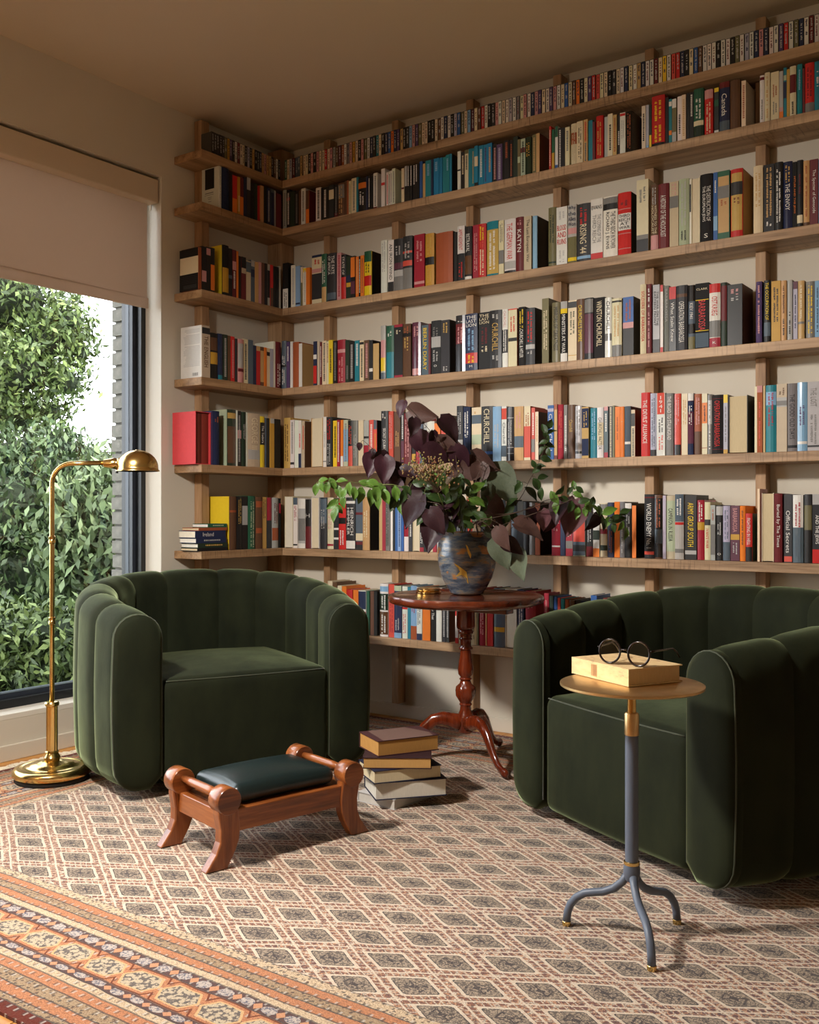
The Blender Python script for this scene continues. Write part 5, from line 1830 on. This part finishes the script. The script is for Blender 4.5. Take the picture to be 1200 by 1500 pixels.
# ------------------------------------------------------------------ old book and spectacles on the side table
TB = on_z(921, 1007, 0.597)
TBZ = 0.5975; BTH = 0.040
def vellum():
    N = NT('mottled_vellum')
    f = N.noise(N.map(N.coords(), (30, 9, 30)), 2.2, 5, 0.7)
    N.set(Base_Color=N.ramp(f, [(0.3, srgb(156, 112, 96)), (0.42, srgb(216, 184, 132)), (0.7, srgb(228, 200, 148))]), Roughness=0.7)
    return N.m
o = lying('thick old cream vellum book with mottled spine on brass side table', (TB.x, TB.y, TBZ + 0.0006), math.radians(62.25), 0.160, 0.216, BTH, srgb(222, 192, 142), srgb(226, 192, 142), 'x0', None, 0.005)
o.data.materials[0] = vellum()
mb = MB(); r = random.Random(5)
for k in range(9):
    y = 0.216 * (0.07 + 0.011 * k) + r.uniform(0, 0.002)
    mb.add([(-0.0006, y + 0.10, 0.006), (-0.0006, y + 0.1012, 0.006), (-0.0006, y + 0.1012, BTH - 0.006), (-0.0006, y + 0.10, BTH - 0.006)], [(0, 1, 2, 3)])
q = mb.build('spine_tooling', M['ink'], o); q.color = srgb(178, 128, 84) + (1,)
gz = TBZ + BTH
c1 = at_dep(893.5, 957, 2.335); c2 = at_dep(936, 960, 2.285)
c1.z = c2.z = gz + 0.0305
t = thing('spectacles', 'round dark tortoiseshell spectacles resting on the old cream book', 'glasses', (0, 0, 0))
dd = (c2 - c1); dd.z = 0; dd.normalize()
nn = Vector((dd.y, -dd.x, 0))
if nn.dot(CAM - c1) < 0:
    nn = -nn
upv = (UP + nn * -0.12).normalized()
LR = 0.0275
for c_ in (c1, c2):
    MB().tube([c_ + dd * LR * math.cos(2 * PI * k / 32) + upv * LR * math.sin(2 * PI * k / 32) for k in range(32)], 0.0026, 8, closed=True).build('rim', M['tortoise'], t, smooth=True)
    vs = [c_ + nn * 0.0006] + [c_ + dd * (LR - 0.001) * math.cos(2 * PI * k / 32) + upv * (LR - 0.001) * math.sin(2 * PI * k / 32) for k in range(32)]
    MB().add(vs, [(0, k + 1, (k + 1) % 32 + 1) for k in range(32)]).build('lens', M['lens'], t, smooth=True)
e0, e1_ = c1 + dd * LR, c2 - dd * LR
mid = (e0 + e1_) / 2 + upv * 0.006 + nn * 0.002
MB().tube([e0 + upv * 0.001, (e0 + mid) / 2 + upv * 0.004, mid, (e1_ + mid) / 2 + upv * 0.004, e1_ + upv * 0.001], 0.0021, 8).build('bridge', M['tortoise'], t, smooth=True)
for c_, s in ((c1, -1), (c2, 1)):
    h_ = c_ + dd * s * (LR + 0.003) + upv * 0.008
    end = h_ - nn * 0.085 + dd * s * 0.012
    pts = [h_ + nn * 0.001, h_ - nn * 0.02 + dd * s * 0.002, end, end - nn * 0.02 + Vector((0, 0, -0.010)), end - nn * 0.034 + Vector((0, 0, -0.024))]
    MB().tube(pts, [0.0024, 0.0019, 0.0018, 0.0022, 0.0022], 8).build('temple', M['tortoise'], t, smooth=True)
# ------------------------------------------------------------------ foliage in the vase
def leaf_mat(name, a, b, rough=0.45, back=None):
    N = NT(name)
    f = N.noise(N.coords(), 18, 4, 0.6)
    k = N.n('ShaderNodeObjectInfo').outputs['Random']
    c = N.mix(f, a, b)
    c = N.mix(0.5, c, N.mix(k, (0.6, 0.6, 0.6), (1.35, 1.35, 1.35)), 'MULTIPLY')
    N.set(Base_Color=c, Roughness=rough, Specular_IOR_Level=0.4)
    N.bump(f, 0.2, 0.004)
    return N.m
LM = {'p': leaf_mat('purple_leaf', srgb(44, 20, 28), srgb(70, 38, 48)), 'd': leaf_mat('dark_purple_leaf', srgb(34, 14, 20), srgb(52, 26, 32)),
      'm': leaf_mat('mauve_leaf', srgb(98, 62, 70), srgb(128, 88, 94), 0.6), 'b': leaf_mat('bronze_leaf', srgb(64, 44, 40), srgb(90, 64, 56), 0.5),
      'y': leaf_mat('grey_green_leaf', srgb(74, 84, 64), srgb(104, 112, 90), 0.6), 'g': leaf_mat('fresh_green_leaf', srgb(62, 96, 32), srgb(104, 140, 58), 0.4),
      'k': leaf_mat('deep_green_leaf', srgb(34, 52, 24), srgb(58, 82, 38), 0.4)}
M['twig'] = plain('brown_twig', srgb(70, 52, 38), 0.7)
M['gtwig'] = plain('green_twig', srgb(112, 124, 62), 0.6)
def leaf_mesh(kind, heart):
    # unit length along +x (stalk at 0), width along y, curl along z
    n = 9; vs = []; fs = []
    for i in range(n + 1):
        u = i / n
        if heart:
            wd = 0.42 * (math.sin(PI * min(1, (u + 0.05) / 1.05) ** 0.62)) ** 0.8 * (1 - 0.25 * u * u) if 0 < u < 1 else (0.10 if i == 0 else 0.0)
        else:
            wd = 0.27 * math.sin(PI * u ** 0.85) if 0 < u < 1 else 0
        x = u - (0.10 * (1 - u) if heart else 0)
        zc = -0.16 * u * u
        for s in (-1, -0.5, 0, 0.5, 1):
            xx = x - (0.10 * abs(s) * max(0, 1 - 5 * u) if heart else 0)
            vs.append((xx, wd * s, zc + 0.45 * wd * abs(s) + 0.03 * math.sin(7 * u + 3 * s)))
    for i in range(n):
        for j in range(4):
            a = i * 5 + j
            fs.append((a, a + 1, a + 6, a + 5))
    return MB().add(vs, fs).mesh('leaf', LM[kind], True, fix=False)
LMESH = {(k, h): leaf_mesh(k, h) for k in LM for h in (True, False)}
def put_leaf(par, px, py, size, ang, kind, dep, heart=True, tilt=None, rnd=None):
    r = rnd or R
    L = size * (0.90 if heart else 0.98) / F_PX * dep
    a = math.radians(ang)
    ax = (RIGHT * math.cos(a) - UP * math.sin(a)).normalized()      # screen angle, clockwise from right
    ax = (ax + FWD * r.uniform(-0.35, 0.35)).normalized()
    nrm = -FWD + RIGHT * r.uniform(-0.9, 0.9) + UP * r.uniform(-0.3, 1.1)
    if tilt:
        nrm = nrm + Vector(tilt)
    nrm = (nrm - ax * nrm.dot(ax)).normalized()
    by = nrm.cross(ax)
    c = at_dep(px, py, dep)
    o0 = c - ax * L * 0.45
    Mx = Matrix(((ax.x * L, by.x * L, nrm.x * L, o0.x), (ax.y * L, by.y * L, nrm.y * L, o0.y), (ax.z * L, by.z * L, nrm.z * L, o0.z), (0, 0, 0, 1)))
    o = obj('leaf', LMESH[(kind, heart)], par)
    o.matrix_local = Mx
    return o0
VT = VP + Vector((0, 0, 0.235))
def smooth_path(pts, n=5):
    out = []
    P = [pts[0]] + pts + [pts[-1]]
    for i in range(1, len(P) - 2):
        for k in range(n):
            t_ = k / n
            a, b, c, d = P[i - 1], P[i], P[i + 1], P[i + 2]
            out.append(0.5 * ((2 * b) + (c - a) * t_ + (2 * a - 5 * b + 4 * c - d) * t_ ** 2 + (3 * b - a - 3 * c + d) * t_ ** 3))
    return out + [pts[-1]]
def branch(name, label, stems, leaves, dep, mat='twig', heart=True, r0=0.0026, off=(0, 0)):
    t = thing(name, label, 'branch', (0, 0, 0), 0, 'cut branches in the vase')
    foot = VP + Vector((off[0], off[1], 0.10))
    lip = VT + Vector((off[0] * 2.2, off[1] * 2.2, 0.0))
    pathpts = []
    for st in stems:
        pts = [foot, lip] + [at_dep(x, y, dep + (q[0] if q else 0)) for x, y, *q in st]
        pp = smooth_path(pts)
        m = len(pp)
        MB().tube(pp, [r0 * (1 - 0.65 * i / (m - 1)) for i in range(m)], 6).build('stem', M[mat], t, smooth=True)
        pathpts += pp[6:]
    for (x, y, s, a, k) in leaves:
        dj = dep + R.uniform(-0.05, 0.05)
        o0 = put_leaf(t, x, y, s, a, k, dj, heart)
        q = min(pathpts, key=lambda p: (p - o0).length)
        if (q - o0).length > 0.004:
            MB().tube([q, (q + o0) / 2 + Vector((0, 0, 0.004)), o0], 0.0009 if heart else 0.0006, 5).build('leaf_stalk', M[mat], t, smooth=True)
    return t
D0 = 3.97
branch('purple_branch', 'dark purple round-leaved branch arching up above the vase', [[(668, 720), (655, 665), (625, 625), (592, 590)], [(672, 715), (668, 670), (660, 630)]],
       [(588, 600, 27, 110, 'p'), (620, 607, 46, 15, 'b'), (605, 627, 30, 95, 'd'), (659, 630, 46, 50, 'd'), (619, 652, 44, 70, 'p'), (632, 642, 24, 100, 'p'), (660, 655, 54, 5, 'b'), (640, 668, 48, 20, 'p'), (676, 672, 44, 60, 'p')], D0 - 0.06, off=(-0.01, 0.0))
branch('purple_branch', 'purple round-leaved branch reaching over the spray of seed heads', [[(655, 735), (610, 706), (575, 682), (532, 645)]],
       [(563, 690, 44, 88, 'p'), (556, 676, 34, 100, 'd'), (543, 682, 38, 100, 'p'), (547, 668, 20, 95, 'd'), (527, 655, 13, 100, 'd'), (584, 698, 40, 70, 'd'), (600, 693, 30, 20, 'd'), (575, 720, 40, 115, 'p'), (622, 719, 46, 10, 'd'), (632, 729, 40, 160, 'p')], D0 - 0.12, off=(-0.03, -0.02))
branch('purple_branch', 'maroon heart-leaved branch drooping over the front of the vase', [[(650, 745), (628, 735), (612, 735)], [(655, 755), (642, 762)]],
       [(604, 750, 60, 122, 'd'), (634, 782, 58, 108, 'd'), (653, 772, 42, 150, 'd'), (640, 765, 44, 60, 'd'), (660, 752, 38, 100, 'd'), (646, 738, 36, 170, 'p')], D0 - 0.22, off=(-0.03, -0.04))
branch('grey_green_branch', 'large grey-green and bronze heart-leaved branch rising from the vase', [[(690, 740), (697, 705), (712, 680), (735, 690)], [(692, 735), (680, 700)]],
       [(676, 690, 54, 165, 'b'), (710, 678, 48, 35, 'b'), (738, 712, 68, 55, 'y'), (711, 727, 38, 100, 'y'), (702, 698, 40, 95, 'b'), (674, 760, 30, 95, 'y'), (684, 746, 24, 60, 'y'), (725, 757, 64, 55, 'b'), (707, 762, 32, 170, 'm'), (722, 781, 26, 20, 'y'), (690, 727, 30, 80, 'k')], D0 - 0.08, off=(0.0, -0.01))
branch('grey_green_branch', 'drooping branch with two long grey-green leaves beside the vase', [[(705, 760), (735, 770), (750, 795)], [(702, 762), (728, 785), (732, 796)]],
       [(737, 812, 52, 75, 'y'), (762, 828, 50, 85, 'y'), (752, 802, 36, 30, 'd'), (776, 777, 50, 25, 'b'), (738, 790, 40, 70, 'b')], D0 - 0.2, off=(0.02, -0.03))
branch('purple_branch', 'mauve round-leaved branch stretching sideways towards the right-hand armchair', [[(700, 757), (750, 752), (808, 737), (850, 745)]],
       [(837, 760, 60, 100, 'm'), (818, 750, 42, 110, 'd'), (796, 763, 34, 80, 'm'), (868, 765, 34, 120, 'd'), (780, 760, 34, 60, 'd'), (806, 768, 30, 110, 'p')], D0 - 0.14, off=(0.03, -0.01))
gl = [(463, 716, 20, 100), (471, 711, 20, 80), (479, 713, 20, 100), (487, 708, 22, 60), (496, 719, 22, 75), (504, 722, 20, 110), (512, 716, 24, 95), (519, 722, 22, 85), (528, 724, 28, 95), (536, 709, 26, 20), (543, 728, 28, 85), (551, 722, 28, 80), (555, 735, 24, 100), (559, 716, 24, 60),
      (488, 738, 24, 140), (491, 752, 26, 110), (503, 734, 22, 90), (497, 745, 18, 60), (546, 707, 22, 10), (473, 703, 16, -20), (500, 704, 18, -10), (565, 726, 26, 70)]
branch('green_branch', 'fresh green small-leaved branch stretching sideways towards the left-hand armchair', [[(640, 735), (595, 716), (545, 709), (500, 706), (462, 707)], [(598, 718), (545, 711), (510, 722), (490, 745)]], [(x, y, s, a, 'g') for x, y, s, a in gl], D0 - 0.16, 'gtwig', False, 0.0018, (-0.02, -0.02))
gc = [(580, 722, 26, 80), (590, 727, 24, 100), (577, 736, 28, 110), (588, 741, 26, 90), (596, 718, 22, 40), (640, 730, 34, 10), (652, 716, 22, 80), (661, 713, 24, 100), (664, 728, 24, 70), (671, 722, 24, 110), (676, 735, 26, 90), (688, 721, 24, 60), (700, 734, 24, 30), (644, 712, 22, 170), (656, 742, 26, 120), (668, 745, 24, 80), (692, 745, 26, 60), (684, 707, 22, 40), (636, 706, 20, 60), (650, 700, 20, 90)]
rg_ = random.Random(21)
gc += [(rg_.uniform(612, 722), rg_.uniform(700, 772), rg_.uniform(20, 30), rg_.uniform(0, 360)) for _ in range(38)]
branch('green_branch', 'short dark green leafy branch in the middle of the vase', [[(668, 745), (660, 720), (645, 705)], [(660, 750), (620, 735), (585, 728)], [(680, 745), (690, 722)]], [(x, y, s, a, 'k' if i % 3 else 'g') for i, (x, y, s, a) in enumerate(gc)], D0 - 0.17, 'gtwig', False, 0.0018, (0.01, -0.03))
gu = [(760, 714, 22, 120), (757, 708, 18, 170), (778, 722, 30, 40), (786, 709, 24, 60), (793, 723, 22, 95), (795, 699, 20, -20), (787, 688, 18, 150), (783, 680, 18, 60), (790, 683, 18, -10), (799, 672, 20, 20), (795, 658, 20, 130), (803, 652, 20, 10), (800, 640, 20, 60), (807, 633, 20, -30), (798, 628, 18, -120), (805, 622, 20, -60), (746, 745, 26, 120), (742, 760, 24, 100), (752, 757, 22, 60), (749, 735, 22, -40), (804, 662, 16, 80), (797, 648, 18, 170)]
branch('green_branch', 'twisting dark green small-leaved branch climbing towards the blue book', [[(700, 762), (745, 748), (764, 727), (775, 705), (786, 685), (796, 660), (804, 628)]], [(x, y, s, a, 'k') for x, y, s, a in gu], D0 - 0.02, 'twig', False, 0.0022, (0.035, 0.01))
gr = [(812, 728, 24, 60), (820, 719, 20, -40), (815, 742, 22, 100), (836, 742, 22, 100), (846, 751, 20, 100), (835, 719, 16, -60), (846, 724, 18, 30), (849, 717, 16, 40), (841, 711, 16, -100), (855, 734, 20, -20), (862, 741, 20, 70), (868, 735, 18, 100), (872, 745, 20, 40), (878, 748, 18, 80), (892, 749, 26, -25), (884, 766, 22, 80), (890, 764, 20, 110), (903, 761, 28, -15), (910, 770, 18, 110), (915, 750, 20, -30), (917, 780, 20, 95), (900, 772, 18, 90), (858, 748, 18, 95), (826, 731, 18, 10)]
branch('green_branch', 'long thin green small-leaved branch reaching past the orange book', [[(702, 765), (760, 750), (812, 730), (850, 742), (880, 756), (912, 762)], [(830, 735), (838, 722), (842, 708)]], [(x, y, s, a, 'k' if i % 2 else 'g') for i, (x, y, s, a) in enumerate(gr)], D0 - 0.24, 'twig', False, 0.002, (0.035, -0.02))
# spray of tiny brown seed heads
t = thing('seed_head_spray', 'fluffy spray of tiny brown and green seed heads above the vase', 'branch', (0, 0, 0), 0, 'cut branches in the vase')
hub = at_dep(642, 722, D0 - 0.3)
MB().tube(smooth_path([VP + Vector((-0.02, -0.02, 0.10)), VT + Vector((-0.03, -0.03, 0)), at_dep(650, 742, D0 - 0.22), hub]), 0.002, 6).build('stem', M['gtwig'], t, smooth=True)
sd = MB(); tw = MB()
for i in range(300):
    a = R.gauss(0, 1); b = R.gauss(0, 1)
    px, py = 632 + max(-42, min(40, a * 17)), 688 + max(-24, min(26, b * 11)) + a * 2
    p = at_dep(px, py, D0 - 0.32 + R.uniform(-0.04, 0.04))
    r_ = R.uniform(0.0026, 0.0046)
    sd.lathe([(r_ * 0.3, -r_), (r_, -r_ * 0.3), (r_ * 0.8, r_ * 0.6), (r_ * 0.2, r_)], 6, p)
    if i % 6 == 0:
        tw.tube([hub, (hub + p) / 2 + Vector((0, 0, -0.004)), p], 0.0006, 4)
N = NT('seed_heads'); N.set(Base_Color=N.ramp(N.noise(N.coords(), 30, 2), [(0.4, srgb(132, 88, 58)), (0.62, srgb(122, 124, 66))]), Roughness=0.8)
q = sd.build('seed_heads', N.m, t); q['kind'] = 'stuff'
q = tw.build('fine_stalks', M['twig'], t); q['kind'] = 'stuff'

# ------------------------------------------------------------------ garden outside the window
ground = struct(MB().box(-40, -0.36, -30, 30, -1.6, -1.5).build('ground_outside', plain('garden_soil', srgb(70, 82, 48), 0.95, var=0.3, scale=1.5)))
def tree_leaf_mat(name, a, b, c):
    N = NT(name)
    at_ = N.n('ShaderNodeAttribute'); at_.attribute_name = 'Tone'
    col = N.ramp(at_.outputs['Fac'], [(0.0, a), (0.5, b), (1.0, c)])
    N.set(Base_Color=col, Roughness=0.5, Specular_IOR_Level=0.35, Transmission_Weight=0.0)
    return N.m
def crown(name, parent, blobs, n, size, mat, seed, hang=0.3):
    g = np.random.default_rng(seed)
    vol = np.array([b[3] ** 2 for b in blobs]); vol = vol / vol.sum()
    k = g.choice(len(blobs), n, p=vol)
    B = np.array(blobs)[k]
    d = g.normal(size=(n, 3)); d /= np.linalg.norm(d, axis=1)[:, None]
    rad = B[:, 3] * (1 - 0.55 * g.random(n) ** 2.2)
    cl_ = g.normal(size=(60, 3)); cl_ /= np.linalg.norm(cl_, axis=1)[:, None]
    d = d * 0.35 + cl_[g.integers(0, 60, n)]; d /= np.linalg.norm(d, axis=1)[:, None]
    ctr = B[:, :3] + d * rad[:, None] * np.array([1, 1, 0.85]) + g.normal(scale=0.05, size=(n, 3))
    ax = g.normal(size=(n, 3)) + np.array([0.2, 0, -hang * 2]); ax /= np.linalg.norm(ax, axis=1)[:, None]
    nr = d + g.normal(scale=0.6, size=(n, 3)) + np.array([0, 0, 0.6]); nr -= ax * (nr * ax).sum(1)[:, None]; nr /= np.linalg.norm(nr, axis=1)[:, None]
    sd_ = np.cross(nr, ax)
    L = size * g.uniform(0.6, 1.25, n)[:, None]
    v = np.stack([ctr - ax * L * .5, ctr + sd_ * L * .2 + nr * L * .04, ctr + ax * L * .5 - nr * L * .08, ctr - sd_ * L * .2 + nr * L * .04], 1).reshape(-1, 3)
    me = bpy.data.meshes.new(name)
    me.vertices.add(4 * n); me.loops.add(4 * n); me.polygons.add(n)
    me.vertices.foreach_set('co', v.astype(np.float32).ravel())
    me.loops.foreach_set('vertex_index', np.arange(4 * n, dtype=np.int32))
    me.polygons.foreach_set('loop_start', np.arange(0, 4 * n, 4, dtype=np.int32))
    me.update(calc_edges=True)
    tone = np.clip(g.normal(0.5, 0.22, n), 0, 1)
    at_ = me.attributes.new('Tone', 'FLOAT', 'FACE')
    at_.data.foreach_set('value', tone.astype(np.float32))
    me.materials.append(mat)
    o = obj(name, me, parent); o['kind'] = 'stuff'
    return o
TLM = [tree_leaf_mat('bright_tree_leaf', srgb(40, 54, 26), srgb(76, 94, 46), srgb(128, 144, 80)), tree_leaf_mat('deep_tree_leaf', srgb(28, 42, 22), srgb(58, 78, 44), srgb(104, 122, 74)),
       tree_leaf_mat('pale_tree_leaf', srgb(42, 58, 34), srgb(82, 100, 62), srgb(130, 146, 102))]
M['bark'] = plain('grey_bark', srgb(98, 88, 74), 0.9, var=0.25, scale=12, bump=0.5)
M['mass'] = plain('dark_crown_core', srgb(36, 46, 26), 0.95)  # dark solid core added in each crown, closing gaps and darkening its inside
def tree(name, label, blobs_px, n, size, mat, seed, trunk, hang=0.3, core=0.62):
    bl_ = []
    for (px, py, dep, rpx) in blobs_px:
        p = at_dep(px, py, dep); bl_.append((p.x, p.y, p.z, rpx / F_PX * dep))
    base = at_dep(trunk[0], 750, trunk[1]); base.z = -1.5
    t = thing(name, label, 'tree', base)
    def rel(p): return Vector(p) - base
    bl2 = [tuple(rel(b[:3])) + (b[3],) for b in bl_]
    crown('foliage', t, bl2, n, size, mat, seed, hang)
    tr = MB()
    top = Vector(max(bl2, key=lambda b: b[2])[:3])
    tr.tube([(0, 0, 0), top * 0.4 + Vector((0.06, 0, 0)), top * 0.75, top], [0.09, 0.07, 0.045, 0.02], 9)
    for b in bl2:
        q = Vector(b[:3]); s = top * max(0.15, min(0.8, (q.z - b[3]) / max(top.z, 0.1)))
        tr.tube([s, (s + q) / 2 + Vector((0, 0, 0.1)), q], [0.035, 0.025, 0.012], 6)
    tr.build('trunk', M['bark'], t, smooth=True)
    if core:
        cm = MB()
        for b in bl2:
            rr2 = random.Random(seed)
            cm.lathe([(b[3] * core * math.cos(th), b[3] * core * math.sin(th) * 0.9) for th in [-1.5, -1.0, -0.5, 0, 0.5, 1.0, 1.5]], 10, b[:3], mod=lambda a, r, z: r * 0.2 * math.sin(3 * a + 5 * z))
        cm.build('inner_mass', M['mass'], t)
    return t
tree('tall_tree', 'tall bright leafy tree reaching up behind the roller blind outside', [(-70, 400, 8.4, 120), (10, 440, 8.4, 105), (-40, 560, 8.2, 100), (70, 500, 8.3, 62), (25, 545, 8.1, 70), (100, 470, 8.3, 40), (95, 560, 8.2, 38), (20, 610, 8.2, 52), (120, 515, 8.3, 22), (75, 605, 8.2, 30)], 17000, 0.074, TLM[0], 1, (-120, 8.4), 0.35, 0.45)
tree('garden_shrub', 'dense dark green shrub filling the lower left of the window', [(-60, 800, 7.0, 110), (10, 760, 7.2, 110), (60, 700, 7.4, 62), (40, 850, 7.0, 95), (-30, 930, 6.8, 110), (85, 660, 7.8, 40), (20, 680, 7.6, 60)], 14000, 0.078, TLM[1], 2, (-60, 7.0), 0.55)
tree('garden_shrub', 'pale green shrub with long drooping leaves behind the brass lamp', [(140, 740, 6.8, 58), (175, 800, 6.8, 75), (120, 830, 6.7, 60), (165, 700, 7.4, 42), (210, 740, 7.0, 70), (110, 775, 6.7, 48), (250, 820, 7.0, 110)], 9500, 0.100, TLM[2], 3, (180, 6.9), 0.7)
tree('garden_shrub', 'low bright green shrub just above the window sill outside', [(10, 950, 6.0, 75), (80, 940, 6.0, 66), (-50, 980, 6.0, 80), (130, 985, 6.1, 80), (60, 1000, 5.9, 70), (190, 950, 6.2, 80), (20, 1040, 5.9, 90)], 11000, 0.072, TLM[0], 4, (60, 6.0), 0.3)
tree('distant_tree', 'small distant tree crown against the white sky outside', [(128, 668, 12.0, 26), (150, 690, 12.0, 24), (105, 690, 12.0, 30), (175, 700, 12, 26)], 3000, 0.075, TLM[2], 5, (130, 12.0), 0.3)
